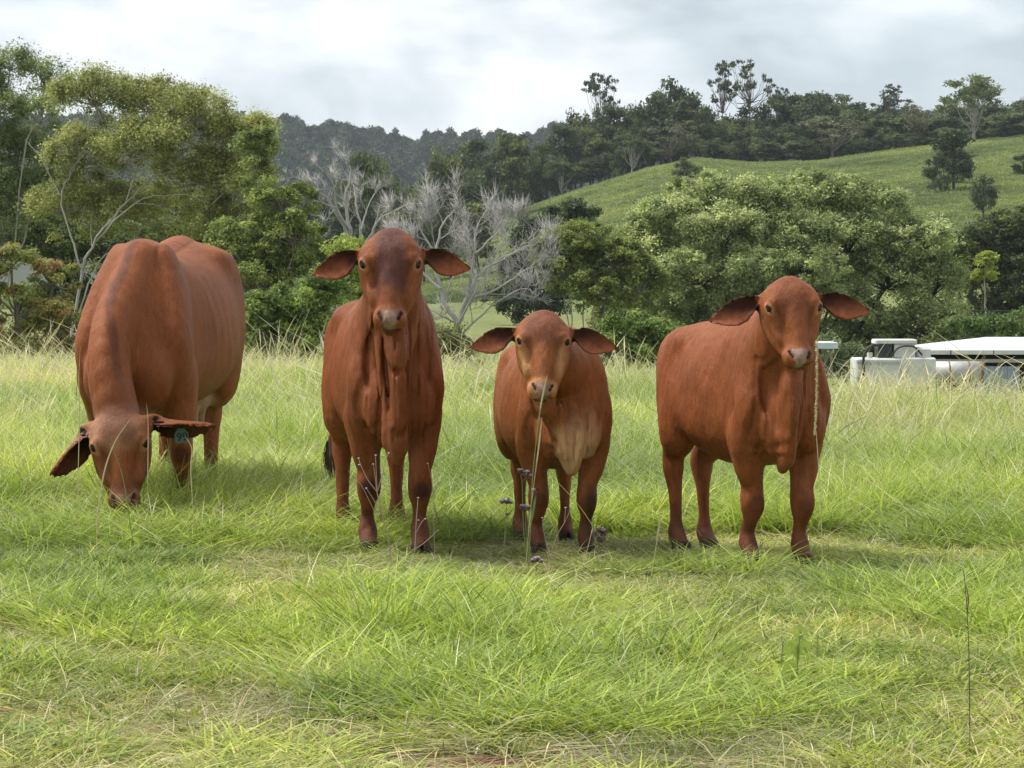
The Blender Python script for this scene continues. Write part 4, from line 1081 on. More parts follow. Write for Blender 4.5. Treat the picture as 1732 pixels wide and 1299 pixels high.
def cyl(p, q, r, n=20):
    p, q = np.array(p, float), np.array(q, float); t = nrm(q - p); a = nrm(np.cross(t, (0.1, .2, 1.0))); b = np.cross(t, a)
    V = [tuple(c + r * (math.cos(k / n * 6.2832) * a + math.sin(k / n * 6.2832) * b)) for c in (p, q) for k in range(n)]
    F = [(k, (k + 1) % n, n + (k + 1) % n, n + k) for k in range(n)] + [tuple(range(n - 1, -1, -1)), tuple(range(n, 2 * n))]
    return V, F

def farm():
    # open shed with a hipped white roof
    d = 100.0; S = d / 4811
    x0, x1 = (1552 - 866) * S, (1552 - 866) * S + 9.0
    zb = float(ground_z(x0 + 3, d + 2)); ze = EYE - 93 * S; zr = EYE - 70 * (d + 2.6) / 4811
    o = np.array([x0, d, zb]); sh = empty("open_shed", tuple(o))
    w, dp = x1 - x0, 5.4; e = ze - zb; rg = zr - zb
    hip = (1690 - 1552) * S
    V = [(-.25, -.25, e), (w + .25, -.25, e), (w + .25, dp + .25, e), (-.25, dp + .25, e), (hip, dp / 2, rg), (w - hip, dp / 2, rg)]
    V2 = V + [(x, y, z - .05) for x, y, z in V]
    part("roof", [(V2, [(0, 1, 5, 4), (1, 2, 5), (2, 3, 4, 5), (3, 0, 4), (7, 6, 10, 11), (8, 7, 11), (9, 8, 11, 10), (6, 9, 10)])], MAT_ROOF, sh)
    part("gutter", [boxv(-.30, w + .30, -.36, -.255, e - .13, e + .02)], MAT_WHITE, sh)
    part("gutter", [boxv(-.36, -.26, -.25, dp + .25, e - .13, e + .02)], MAT_WHITE, sh)
    for i in range(5): part("seam", [boxv(1.1 + i * 1.5, 1.13 + i * 1.5, -.372, -.362, e - .13, e + .02)], MAT_SHADE, sh)
    for x in (0.05, 2.3, 4.6, 6.9, w - .15):
        part("post", [boxv(x, x + .10, .02, .12, 0, e - .06)], MAT_WOODPOST, sh)
    part("back_wall", [boxv(0, w, dp - .1, dp, 0, e - .06)], MAT_SHADE, sh)
    part("end_wall", [boxv(-.02, .06, 1.4, dp - .12, 0, e - .08)], MAT_SHADE, sh)
    part("beam", [boxv(.05, w, -.02, .02, e - .42, e - .30)], MAT_STEEL, sh)
    for i in range(7):
        part("blue_sheet", [boxv(2.05 + i * .22, 2.26 + i * .22, -.10 - (i % 2) * .012, -.07 - (i % 2) * .012, .25, e - .55)], MAT_BLUE, sh)
    tag(sh, "open farm shed with a white hipped roof and blue sheeting at the right edge", "shed")
    # round-ended steel tank lying in front of it
    d2 = 97.0; S = d2 / 4811; X0, X1 = (1578 - 866) * S, (1662 - 866) * S; zt, zm = EYE - 111 * S, EYE - 149 * S
    zb = float(ground_z((X0 + X1) / 2, d2)); r = (zt - zm) / 2; zc_ = (zt + zm) / 2
    tk = empty("steel_tank", ((X0 + X1) / 2, d2, zb)); L = (X1 - X0) / 2; hz = zc_ - zb
    part("barrel", [cyl((-L, 0, hz), (L - .1, 0, hz), r, 28)], MAT_STEEL, tk, True)
    part("end_cap", [cyl((L - .099, 0, hz), (L, 0, hz), r * .97, 28)], MAT_RUST, tk)
    for s in (-.55, .55): part("cradle", [boxv(L * s - .08, L * s + .08, -r * .7, r * .7, 0, hz - r * .6)], MAT_WOODPOST, tk)
    part("band", [cyl((-L * .4, 0, hz), (-L * .4 + .05, 0, hz), r * 1.015, 28)], MAT_RUST, tk)
    part("band", [cyl((L * .4, 0, hz), (L * .4 + .05, 0, hz), r * 1.015, 28)], MAT_RUST, tk)
    tag(tk, "dull grey steel tank lying between the white machine and the shed", "tank")
    # white-painted machine with pipework
    d3 = 92.0; S = d3 / 4811; X0, X1 = (1448 - 866) * S, (1584 - 866) * S; zb = float(ground_z((X0 + X1) / 2, d3))
    mc = empty("white_machine", (X0, d3, zb)); w = X1 - X0; hb = EYE - 164 * S - zb; ht = EYE - 106 * S - zb
    wl = (1528 - 1448) * S
    part("body", [boxv(0, wl, 0, 1.6, hb - .3, ht, .05)], MAT_WHITE, mc)
    part("rear_body", [boxv(wl + .02, w, .05, 1.5, hb + .18, ht + .02, .05)], MAT_WHITE, mc)
    part("corner_post", [boxv(wl - .05, wl + .07, -.06, .04, hb - .5, ht + .06)], MAT_WHITE, mc)
    part("panel_door", [boxv(wl * .48, wl * .92, -.025, -.003, hb + .15, ht - .22)], MAT_WHITE, mc)
    part("panel_door", [boxv(wl * .06, wl * .42, -.025, -.003, hb + .1, ht - .22)], MAT_WHITE, mc)
    part("rub_rail", [boxv(0.02, wl, -.05, -.028, ht - .17, ht - .10)], MAT_STEEL, mc)
    part("undertray", [boxv(wl + .1, w - .1, .2, 1.3, hb - .1, hb + .17)], MAT_SHADE, mc)
    cx0, cx1 = (1482 - 1448) * S, (1545 - 1448) * S; cz = EYE - 74 * S - zb
    part("cab_roof", [boxv(cx0, cx1 + .15, .2, 1.3, cz - .14, cz, .04)], MAT_WHITE, mc)
    part("cab_glass", [boxv(cx0 + .1, cx0 + .55, .3, 1.2, ht + .02, cz - .142)], MAT_GLASS, mc)
    part("cab_panel", [boxv(cx0 + .62, cx1 + .1, .25, 1.25, ht + .02, cz - .142, .03)], MAT_WHITE, mc)
    part("engine_cover", [boxv(cx1 + .16, cx1 + .62, .3, 1.2, ht + .03, ht + .36, .08)], MAT_WHITE, mc)
    part("valve", [cyl((cx0 - .18, .2, ht), (cx0 - .18, .2, ht + .18), .09, 12)], MAT_WHITE, mc)
    part("hose", [pipe(catmull_rows(np.array([(cx0 + .1, .0, ht + .42), (cx0 - .18, -.05, ht + .40), (cx0 - .40, -.08, ht + .1), (cx0 - .42, -.10, ht - .4), (cx0 - .50, -.10, ht - .75), (cx0 - .60, -.08, ht - .6)]), 5), .045)], MAT_RUBBER, mc, True)
    part("pipework", [pipe(catmull_rows(np.array([(cx0 + .5, .1, ht + .05), (cx0 + .75, .05, ht + .35), (cx1, .05, ht + .38), (cx1 + .3, .1, ht + .1)]), 5), .03)], MAT_RUBBER, mc, True)
    tag(mc, "white boxy farm machine with a black hose and small cab on top", "machine")
    # flat white awning seen either side of the right-hand calf
    d4 = 98.0; S = d4 / 4811; X0, X1 = (1124 - 866) * S, (1417 - 866) * S; zt = EYE - 79 * S; zb = float(ground_z((X0 + X1) / 2, d4))
    aw = empty("white_awning", (X0, d4, zb)); h = zt - zb; w = X1 - X0
    part("roof_slab", [boxv(0, w, 0, 2.4, h - .17, h, .02)], MAT_WHITE, aw)
    for x in (.15, w * .5, w - .25): part("post", [boxv(x, x + .09, .1, .19, 0, h - .172)], MAT_WOODPOST, aw)
    for x in (.15, w - .25): part("post", [boxv(x, x + .09, 2.1, 2.19, 0, h - .172)], MAT_WOODPOST, aw)
    part("fascia", [boxv(-.02, w + .02, -.03, -.002, h - .22, h - .02)], MAT_ROOF, aw)
    tag(aw, "flat white awning roof showing either side of the right-hand calf's head", "awning")
    # white punt-shaped trough at the calf's rump
    d5 = 88.0; S = d5 / 4811; X0, X1 = (1068 - 866) * S, (1210 - 866) * S; zt = EYE - 127 * S; zb = float(ground_z((X0 + X1) / 2, d5))
    tr = empty("white_trough", (X0, d5, zb)); w = X1 - X0; h = zt - zb
    V = [(0, 0, h), (w, 0, h), (w, .9, h), (0, .9, h), (.28, .12, h - .42), (w - .1, .12, h - .42), (w - .1, .78, h - .42), (.28, .78, h - .42)]
    part("hull", [(V, [(0, 1, 5, 4), (1, 2, 6, 5), (2, 3, 7, 6), (3, 0, 4, 7), (7, 6, 5, 4)])], MAT_WHITE, tr)
    part("rim", [boxv(-.05, w + .05, -.06, -.004, h - .09, h + .03)], MAT_WHITE, tr)
    part("rim", [boxv(-.05, w + .05, .905, .96, h - .09, h + .03)], MAT_WHITE, tr)
    part("liner", [([(0.03, .02, h - .1), (w - .03, .02, h - .1), (w - .03, .88, h - .1), (.03, .88, h - .1)], [(0, 1, 2, 3)])], MAT_STEEL, tr)
    for x in (.5, w - .5): part("trestle", [boxv(x, x + .1, .15, .75, 0, h - .421)], MAT_WOODPOST, tr)
    tag(tr, "low white trough in the long grass behind the right-hand calf's rump", "trough")
    # overhead cables at the right edge
    for i, (y, rr, lab) in enumerate(((526, .035, "upper of the two dark cables strung across the dark trees at right"), (533, .075, "thicker lower dark cable strung across the dark trees at right"))):
        a, b = P3(1560, y - 2, 160), P3(1860, y - 3, 160); m = (a + b) / 2; m[2] = P3(1690, y, 160)[2]
        tag(part("power_cable", [pipe(catmull_rows(np.array([a, m, b]), 8), rr, 6)], MAT_RUBBER, None, True), lab, "cable")
    for x, lab in ((1560, "timber cable pole hidden behind the dome tree"), (1860, "timber cable pole beyond the right edge")):
        p = P3(x, 510, 160.2); g = float(ground_z(p[0], p[1])); pl = empty("cable_pole", (p[0], p[1], g))
        part("pole", [cyl((0, 0, -.1), (0, 0, p[2] - g), .13, 10)], MAT_WOODPOST, pl); part("cross_arm", [boxv(-.6, .6, -.19, -.132, p[2] - g - .5, p[2] - g - .38)], MAT_WOODPOST, pl)
        tag(pl, lab, "pole")
farm()
# ---------------------------------------------------------------- the moist air between here and the far hills
def build_haze():
    x0, x1, y0, y1, z0, z1 = -2700, 2700, -60, 4000, -6.0, 285.0
    V = [(x0, y0, z0), (x1, y0, z0), (x1, y1, z0), (x0, y1, z0), (x0, y0, z1), (x1, y0, z1), (x1, y1, z1), (x0, y1, z1)]
    me = mesh_np("haze", V, np.array([(3, 2, 1, 0), (4, 5, 6, 7), (0, 1, 5, 4), (1, 2, 6, 5), (2, 3, 7, 6), (3, 0, 4, 7)]), smooth=False)
    m = NT("haze_air")
    v = m.n('ShaderNodeVolumePrincipled', {'Color': C4(.78, .86, .95), 'Density': 0.9e-4, 'Anisotropy': .0})
    m.t.links.new(v.outputs[0], m.out.inputs['Volume'])
    return tag(link("haze", me, m.mat), "thin moist haze over the valley and far hills", "haze", kind="stuff")
build_haze()
# ---------------------------------------------------------------- cattle
def coat_material():
    m = NT("red_coat")
    att = m.n('ShaderNodeAttribute', attribute_name="coat").outputs['Color']
    co = m.n('ShaderNodeTexCoord').outputs['Object']
    hair = m.noise(m.mapping(co, (52, 52, 20)), 2.0, 5.0, 0.75, 1.2)
    hair2 = m.noise(m.mapping(co, (9, 9, 3)), 2.2, 5.0, 0.62, 1.4)
    patch = m.noise(co, 4.5, 5.0, 0.6, 0.3)
    v = m.math('ADD', m.math('MULTIPLY', hair, 0.50), m.math('ADD', m.math('MULTIPLY', hair2, 0.30), m.math('MULTIPLY', patch, 0.20)))
    shade = m.ramp(v, [(0.39, (0.72, 0.69, 0.66)), (0.50, (1.0, 1.0, 1.0)), (0.62, (1.28, 1.28, 1.27))])
    base = m.mix(1.0, att, shade, 'MULTIPLY')
    b1 = m.bump(hair2, 0.35, 0.008)
    b2 = m.bump(hair, 0.7, 0.005, b1)
    wr = m.noise(m.mapping(co, (16, 16, 4.5), rot=(0.2, 0.0, 0.0)), 1.6, 4.0, 0.55, 2.0)
    b3 = m.bump(wr, 0.3, 0.006, b2)
    p = m.principled(Base_Color=base, Roughness=0.5, Normal=b3)
    p.inputs['Specular IOR Level'].default_value = 0.11
    p.inputs['Sheen Weight'].default_value = 0.0
    p.inputs['Sheen Roughness'].default_value = 0.4
    p.inputs['Sheen Tint'].default_value = C4(0.9, 0.6, 0.45)
    return m.surface(p.outputs[0])

def eye_material():
    m = NT("wet_dark_eye")
    p = m.principled(Base_Color=C4(0.006, 0.004, 0.003), Roughness=0.22)
    p.inputs['Specular IOR Level'].default_value = 0.22
    return m.surface(p.outputs[0])

MAT_COAT = coat_material()
MAT_EYE = eye_material()
MAT_TUFT = simple_mat("tail_hair", (0.035, 0.014, 0.009), 0.7, 0.4, 20)

class Head:
    """head frame: u to the animal's left as seen from the front (viewer's right), v down the face, w out of the face"""
    def __init__(self, poll, pitch, yaw=0.0, roll=0.0, s=1.0, vl=1.10):
        self.vl = vl
        a = math.radians(pitch)
        v = np.array([0, -math.sin(a), -math.cos(a)]); w = np.array([0, -math.cos(a), math.sin(a)]); u = np.array([1.0, 0, 0])
        cy, sy = math.cos(math.radians(yaw)), math.sin(math.radians(yaw))
        RZ = np.array([[cy, -sy, 0], [sy, cy, 0], [0, 0, 1]])
        u, v, w = RZ @ u, RZ @ v, RZ @ w
        cr, sr = math.cos(math.radians(roll)), math.sin(math.radians(roll))
        u, v = cr * u + sr * v, cr * v - sr * u
        self.O = np.array(poll, float); self.A = np.array([u, v, w]); self.s = s
    def __call__(self, u, v, w): return self.O + self.s * (np.array([u, v * self.vl, w]) @ self.A)
    def local(self, P): return ((P - self.O) @ self.A.T) / (self.s * np.array([1.0, self.vl, 1.0]))
    def dir(self, u, v, w): return nrm(np.array([u, v, w], float) @ self.A)

def eye_axes(H, sg):
    """long axis of the lids (outer corner higher), short axis, outward"""
    n = H.dir(sg * .58, .06, .81)
    a2 = nrm(H.dir(-sg * .55, .83, 0) - n * (H.dir(-sg * .55, .83, 0) @ n)); return np.array([a2, np.cross(n, a2), n])

def sculpt_head(F, H, long=1.0, lean=1.0, dome=1.0):
    s = H.s
    E = lambda c, r, k=0.03, op='add', ax=None: F.ell(H(*c), np.array(r) * np.array([1, H.vl, 1]) * s, H.A if ax is None else ax, k * s, op)
    def T(nodes, k=0.03, side=None, op='add'):
        F.tube([(H(*n[0]), n[1] * s, n[2] * s) for n in nodes], side=H.A[0] if side is None else side, k=k * s, op=op, kin=.006)
    Lg = lambda v: v if v < 0.2 else 0.2 + (v - 0.2) * long
    E((0, .120, -.110), (.103, .104, .100 * dome), .02)
    E((0, .055, -.120), (.062, .046, .074), .045)
    for sg in (-1, 1):
        E((sg * .054, .108, -.105), (.050, .060, .076), .04)
        E((sg * .076, .150, -.094), (.046, .070, .064), .04)
        # jaw and cheek
        T([((sg * .056, .125, -.175), .060, .070), ((sg * .060, Lg(.205), -.150), .054, .058), ((sg * .042, Lg(.285), -.120), .038, .042), ((sg * .020, Lg(.352), -.108), .031, .028)], .03)
    T([((0, .13, -.095), .092 * lean, .088), ((0, Lg(.215), -.090), .062 * lean, .078), ((0, Lg(.285), -.081), .049 * lean, .063), ((0, Lg(.350), -.078), .052, .052)], .03)
    # muzzle, nose, lips, chin
    E((0, Lg(.360), -.074), (.059, .042, .050), .022)
    for sg in (-1, 1):
        E((sg * .038, Lg(.362), -.070), (.026, .036, .040), .012)
    E((0, Lg(.374), -.054), (.040, .030, .036), .012)
    E((0, Lg(.386), -.108), (.043, .026, .030), .010)
    for sg in (-1, 1):
        # nostril slit
        F.tube([(H(sg * .031, Lg(.378), -.030), .0045 * s, .009 * s), (H(sg * .037, Lg(.367), -.027), .0062 * s, .011 * s), (H(sg * .044, Lg(.353), -.033), .0045 * s, .009 * s)], side=H.A[0], k=.006 * s, op='cut', kin=.003)
        # hollow beside the bridge of the nose, and behind the muzzle
        E((sg * .073, Lg(.240), -.006), (.016, .058, .030), .030, 'cut')
        T([((sg * .094, .186, -.070), .013, .016), ((sg * .084, Lg(.235), -.078), .012, .016), ((sg * .068, Lg(.295), -.078), .010, .014)], .025)
        E((sg * .075, Lg(.318), -.045), (.014, .022, .030), .03, 'cut')
        # eye socket and lids
        c = H(sg * .0955, .166, -.054); n = H.dir(sg * .58, .06, .81)
        t1 = nrm(np.cross(n, H.dir(0, 1, 0))); t2 = np.cross(n, t1)
        F.ell(c, np.array([.0235] * 3) * s, None, .016 * s)
        F.ell(c + n * .020 * s, np.array([.0165, .0095, .0185]) * s, eye_axes(H, sg), .004 * s, 'cut')
        # upper lid and brow
        ea = eye_axes(H, sg); ec = c + n * .0175 * s
        F.tube([(ec + (ea[0] * a_ + ea[1] * b_ * (1 if (ea[1] @ H.A[1]) < 0 else -1)) * s + n * c_ * s, .0050 * s, .0050 * s) for a_, b_, c_ in ((-.019, .000, -.006), (-.010, .0085, .001), (.002, .0105, .003), (.013, .0075, .000), (.020, .000, -.006))], k=.006 * s, kin=.003)
        T([((sg * .070, .156, -.028), .008, .008), ((sg * .088, .142, -.032), .010, .010), ((sg * .112, .150, -.056), .009, .009)], .020)
    # mouth line
    F.tube([(H(sg * x, Lg(v), w), .0050 * s, .0050 * s) for sg, x, v, w in ((-1, .058, .368, -.108), (-1, .031, .394, -.092), (1, .0, .402, -.086), (1, .031, .394, -.092), (1, .058, .368, -.108))], side=H.A[0], k=.006 * s, op='cut', kin=.003)

def sculpt_ear(F, H, sg, length, width, droop, back, twist, base=(.112, .085, -.125), cup=.45, th=.0078):
    """a zebu ear: a cupped leaf hanging out from the side of the head"""
    s = H.s
    b = H(sg * base[0], base[1], base[2])
    d = H.dir(sg * math.cos(droop) * math.cos(back), math.sin(droop), -math.sin(back))
    f0 = H.dir(0, 0, 1.0); f0 = nrm(f0 - d * (f0 @ d))
    dn = np.cross(d, f0) * (-sg)
    dn = dn if dn @ H.A[1] > 0 else -dn
    n = f0 * math.cos(twist) + dn * math.sin(twist)
    e = dn * math.cos(twist) - f0 * math.sin(twist)
    L, Wd = length * s, width * s
    tip = b + d * L
    sa = np.array([0, .10, .22, .36, .52, .68, .82, .93, 1.0])
    lo_w = np.array([.13, .16, .38, .58, .62, .50, .32, .15, .02]) * Wd      # lower (fuller) edge
    up_w = np.array([.15, .19, .30, .37, .36, .28, .18, .09, .02]) * Wd
    def fn(X, Y, Z):
        px, py, pz = X - b[0], Y - b[1], Z - b[2]
        l = px * d[0] + py * d[1] + pz * d[2]; m = px * e[0] + py * e[1] + pz * e[2]; q = px * n[0] + py * n[1] + pz * n[2]
        t = l / L
        m = m - .10 * Wd * np.sin(np.clip(t, 0, 1) * 3.14) * 0 - (t * t) * .10 * L * .6
        hw = np.where(m > 0, np.interp(t, sa, lo_w), np.interp(t, sa, up_w)).astype(np.float32)
        r = np.clip(np.abs(m) / np.maximum(hw, 1e-3), 0, 1.4)
        roll = np.clip(1.0 - t * 1.9, 0.12, 1.0)
        q0 = (cup * (.55 + .9 * roll)) * Wd * (r ** 2) * .5 - .22 * Wd * roll
        dd = np.maximum(np.abs(q - q0) - th * s * (1.25 - .4 * np.clip(t, 0, 1)) * (1.3 - .35 * r), np.abs(m) - hw)
        dd = np.maximum(dd, np.maximum(l - L, -l - .01 * s))
        return dd
    pts = np.array([b, tip, b + e * Wd, b - e * Wd, tip + e * Wd, tip - e * Wd, b + n * Wd, b - n * Wd, tip + n * Wd * .5, tip - n * Wd * .5])
    F.put(pts.min(0), pts.max(0), fn, .006 * s)
    F.seg(H(sg * base[0] * .8, base[1] + .01, base[2] - .01), b + d * .10 * L - n * .20 * Wd, (.034 * s, .042 * s), (.016 * s, .030 * s), n, .03 * s)
    return b, d, e, n, L, Wd

def vnormals(V, F):
    n = np.cross(V[F[:, 2]] - V[F[:, 0]], V[F[:, 3]] - V[F[:, 1]])
    N = np.zeros_like(V)
    for i in range(4):
        for c in range(3): N[:, c] += np.bincount(F[:, i], n[:, c], len(V))
    return N / np.maximum(np.linalg.norm(N, axis=1), 1e-9)[:, None]

def ear_mask(V, ear):
    b, d, e, n, L, Wd = ear
    P = V - b
    l, m, q = P @ d, P @ e, P @ n
    near = (l > .01 * L) & (l < 1.05 * L) & (np.abs(m - (l / L) ** 2 * .06 * L) < .75 * Wd) & (np.abs(q) < .45 * Wd)
    return near, np.clip(l / L, 0, 1), (m - (l / L) ** 2 * .06 * L) / Wd, q / Wd

def leg(F, nodes, k=.05, side=(1, 0, 0)):
    F.tube(nodes, side=side, k=k, sub=4, kin=.006)

def eyeballs(H, root, r=.0198):
    lat, lon = 12, 18
    th = np.linspace(0, math.pi, lat); ph = np.linspace(0, 2 * math.pi, lon, endpoint=False)
    v = np.array([(math.sin(t) * math.cos(p), math.sin(t) * math.sin(p), math.cos(t)) for t in th for p in ph])
    f = np.array([(i * lon + j, i * lon + (j + 1) % lon, (i + 1) * lon + (j + 1) % lon, (i + 1) * lon + j) for i in range(lat - 1) for j in range(lon)])
    for sg in (-1, 1):
        c = H(sg * .0955, .166, -.054) + H.dir(sg * .58, .06, .81) * .0035 * H.s
        link("eye", mesh_np("eye", v * r * H.s + c, f), MAT_EYE, root)

def tuft(root, top, tip, r, seed, n=60, name="tail_tuft"):
    rnd = np.random.RandomState(seed); V = []; Q = []
    top = np.array(top); tip = np.array(tip); L = np.linalg.norm(tip - top)
    for i in range(n):
        a = rnd.rand() * 6.283; rr = r * math.sqrt(rnd.rand())
        p0 = top + np.array([math.cos(a) * rr * .5, math.sin(a) * rr * .5, 0]) + (tip - top) * rnd.rand() * .25
        p2 = tip + np.array([math.cos(a) * rr, math.sin(a) * rr, (rnd.rand() - .5) * L * .35])
        p1 = (p0 + p2) / 2 + np.array([math.cos(a) * rr * .9, math.sin(a) * rr * .9, 0]) + (rnd.rand(3) - .5) * r * .5
        w = .0022 + .0015 * rnd.rand(); sd = nrm([math.sin(a + rnd.rand()), math.cos(a + rnd.rand()), 0]) * w
        b = len(V); ts = (0, .35, .7, 1)
        for t in ts:
            p = (1 - t) ** 2 * p0 + 2 * t * (1 - t) * p1 + t * t * p2; ww = sd * (1 - .75 * t)
            V += [p - ww, p + ww]
        for j in range(3): Q.append((b + 2 * j, b + 2 * j + 1, b + 2 * j + 3, b + 2 * j + 2))
    o = link(name, mesh_np(name, V, np.array(Q)), MAT_TUFT, root)
    o["kind"] = "stuff"
    return o

RED = np.array([.205, .062, .021])
def blend(col, mask, rgb): return col * (1 - mask[:, None]) + np.array(rgb) * mask[:, None]

def paint_head(col, V, H, ears, forehead, nose=(.46, .30, .22), pale=(.36, .18, .09), long=1.0, inear=(.24, .075, .033), N=None):
    u, v, w = H.local(V).T
    v = np.where(v > .2, .2 + (v - .2) / long, v); au = np.abs(u)
    near = (v > -.06) & (v < .46) & (au < .16) & (w > -.30) & (w < .1)
    nf = near.astype(float)
    n1 = vnoise(V, 60, 3); n2 = vnoise(V, 22, 5)
    if forehead is not None:
        rgb, amt, wid, end = forehead
        m = smoothstep(wid + .025, wid - .025, au + .03 * (n2 - .5)) * smoothstep(end + .04, end - .05, v + .05 * (n2 - .5)) * smoothstep(-.13, -.06, w) * smoothstep(-.05, .03, v)
        col = blend(col, nf * m * amt, rgb)
    # warm pale sides of the face, shade of the hollow inside the eye painted dark
    m = smoothstep(.045, .075, au) * smoothstep(.17, .21, v) * smoothstep(.36, .29, v) * smoothstep(-.16, -.08, w)
    col = blend(col, nf * m * .55, pale)
    m = np.exp(-((au - .062) / .014) ** 2) * smoothstep(.16, .20, v) * smoothstep(.29, .22, v) * smoothstep(-.09, -.03, w)
    col = blend(col, nf * m * .55, (.10, .032, .012))
    # around the muzzle
    m = smoothstep(.315, .345, v) * smoothstep(-.15, -.09, w)
    col = blend(col, nf * m * .55, pale)
    m = smoothstep(.004, -.004, au - (.041 - .36 * np.clip(v - .350, 0, 1)) + .006 * (n1 - .5)) * smoothstep(.343, .354, v + .5 * au * au / .05 * .2) * smoothstep(-.094, -.084, w)
    col = blend(col, nf * m * .90, np.array(nose) * .62 * (0.70 + .6 * n1)[:, None])
    for sg in (-1, 1):
        A, B = np.array([sg * .032, .378]), np.array([sg * .044, .353])
        q = np.stack([u, v], 1) - A; ab = B - A
        tt = np.clip(q @ ab / (ab @ ab), 0, 1)
        d = np.linalg.norm(q - tt[:, None] * ab, axis=1)
        col = blend(col, nf * smoothstep(.0085, .0050, d) * smoothstep(-.07, -.05, w), (.028, .010, .008))
    mo = smoothstep(.010, .004, np.abs(v - (.403 - 9 * au * au))) * smoothstep(-.115, -.10, w) * smoothstep(-.07, -.08, w)
    col = blend(col, nf * mo * .8, (.05, .02, .013))
    # eye rims
    for sg in (-1, 1):
        c = H(sg * .0955, .166, -.054) + H.dir(sg * .58, .06, .81) * .019 * H.s
        ax = eye_axes(H, sg); q = (V - c) / H.s
        e1, e2, e3 = q @ ax[0], q @ ax[1], q @ ax[2]
        r = np.sqrt((e1 / .0180) ** 2 + (e2 / .0110) ** 2 + (e3 / .03) ** 2)
        col = blend(col, smoothstep(2.3, 1.25, r + .3 * (n1 - .5)) * .55 * smoothstep(-.012, .006, u * sg - .0955 + (v - .166) * .3), (.50, .26, .13))
        col = blend(col, smoothstep(1.25, .95, r) * .96, (.016, .009, .007))
        # crease shade painted as a dark line down from the inner corner
        m = np.exp(-((u * sg - (.080 - (v - .165) * .45)) / .006) ** 2) * smoothstep(.160, .172, v) * smoothstep(.215, .19, v) * smoothstep(-.10, -.04, w)
        col = blend(col, nf * m * .55, (.07, .026, .014))
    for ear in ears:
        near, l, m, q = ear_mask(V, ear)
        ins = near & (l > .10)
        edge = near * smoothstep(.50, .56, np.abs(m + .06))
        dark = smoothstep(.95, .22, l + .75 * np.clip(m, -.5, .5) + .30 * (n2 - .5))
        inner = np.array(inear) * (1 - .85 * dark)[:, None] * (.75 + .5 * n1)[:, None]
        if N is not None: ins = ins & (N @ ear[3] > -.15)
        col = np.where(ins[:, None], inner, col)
    return col

def paint_legs(col, V, knees, dark=(.045, .017, .011), knee_amt=.75, low=.14, low_amt=.75):
    n2 = vnoise(V, 14, 8)
    m = smoothstep(low + .16, low - .08, V[:, 2] + .10 * (n2 - .5))
    col = blend(col, m * low_amt, (.085, .036, .024))
    m = smoothstep(.075, .055, V[:, 2] + .01 * n2)
    col = blend(col, m * .9, (.035, .026, .020))
    for k, r in knees:
        d = np.linalg.norm((V - k) / r, axis=1)
        col = blend(col, smoothstep(1.2, .5, d + .4 * (n2 - .5)) * knee_amt, dark)
    return col

def body_paint(V, red=RED):
    n = vnoise(V, 3.2, 1) * .5 + vnoise(V * np.array([1, 1, .5]), 11, 2) * .3 + vnoise(V * np.array([1, 1, .4]), 34, 4) * .2
    c = red * (.80 + .40 * n)[:, None]
    # odd dark flecks: flies and scars
    f = smoothstep(.93, .97, vnoise(V, 55, 9))
    return blend(c, f * .7, (.03, .012, .008))

def folds(F, lo, hi, mask, freq, amp, seed, axis=(1, 0, 0), stretch=.25):
    """loose skin: ripples across an axis, wandering with noise"""
    ax = nrm(axis)
    def fn(X, Y, Z):
        P = np.stack(np.broadcast_arrays(X, Y, Z), -1)
        t = P @ ax
        w = vnoise(P * np.array([1, 1, stretch]), 9, seed) - .5
        g = np.sin((t + .060 * w) * freq * .5)
        a2 = vnoise(P * np.array([1, 1, .5]), 16, seed + 3)
        return (amp * (np.exp(-(g / .35) ** 2) * 1.6 - .5) * (.3 + 1.2 * a2) * mask(P)).astype(np.float32)
    F.put(lo, hi, fn, 0.0, 'disp')

def crease(F, line, amp, w, yback, s):
    """a soft furrow pressed into the front of the body along a line seen from the front"""
    L = catmull_rows(np.array(line, float), 5); lo, hi = L.min(0) - 3 * w, L.max(0) + 3 * w
    def fn(X, Y, Z):
        d2 = np.full(np.broadcast_shapes(X.shape, Z.shape), 1e9, np.float32); t = np.zeros_like(d2)
        for i in range(len(L) - 1):
            a, b = L[i], L[i + 1]; ab = b - a; q = np.clip(((X - a[0]) * ab[0] + (Z - a[1]) * ab[1]) / (ab @ ab), 0, 1)
            dd = (X - a[0] - q * ab[0]) ** 2 + (Z - a[1] - q * ab[1]) ** 2
            t = np.where(dd < d2, (i + q) / (len(L) - 1), t); d2 = np.minimum(d2, dd)
        fade = np.maximum(np.sin(np.clip(t, 0, 1) * np.pi), 0) ** .6
        return (amp * fade * np.exp(-d2 / (w * w)) * smoothstep(.08 * s, .0, Y)).astype(np.float32)
    F.put((lo[0], -.6 * s, lo[1]), (hi[0], .1 * s, hi[1]), fn, 0.0, 'disp')

def hide(F, seed, amp=1.0, head=None):
    """muscle and loose hide: displace the field near its surface only"""
    idx = np.argwhere(np.abs(F.D) < .03)
    P = F.lo + F.h * idx
    d = .0060 * (vnoise(P * np.array([1, 1, .6]), 13, seed) - .5) + .0055 * (vnoise(P * np.array([1.3, 1.3, .45]), 30, seed + 1) - .5) + .0032 * (vnoise(P * np.array([1.4, 1.4, .5]), 66, seed + 2) - .5)
    if head is not None:            # ears and eyes keep their clean edges
        u, v, w = head.local(P).T
        d = d * (1 - smoothstep(.108, .122, np.abs(u)) * (v > -.1) * (v < .4) * (w > -.30) * (w < .15))
        d = d * (1 - .8 * np.exp(-((np.abs(u) - .0955) ** 2 + (v - .166) ** 2) / .03 ** 2) * (w > -.12) * (w < .1))
    F.D[idx[:, 0], idx[:, 1], idx[:, 2]] += (amp * d).astype(np.float32)

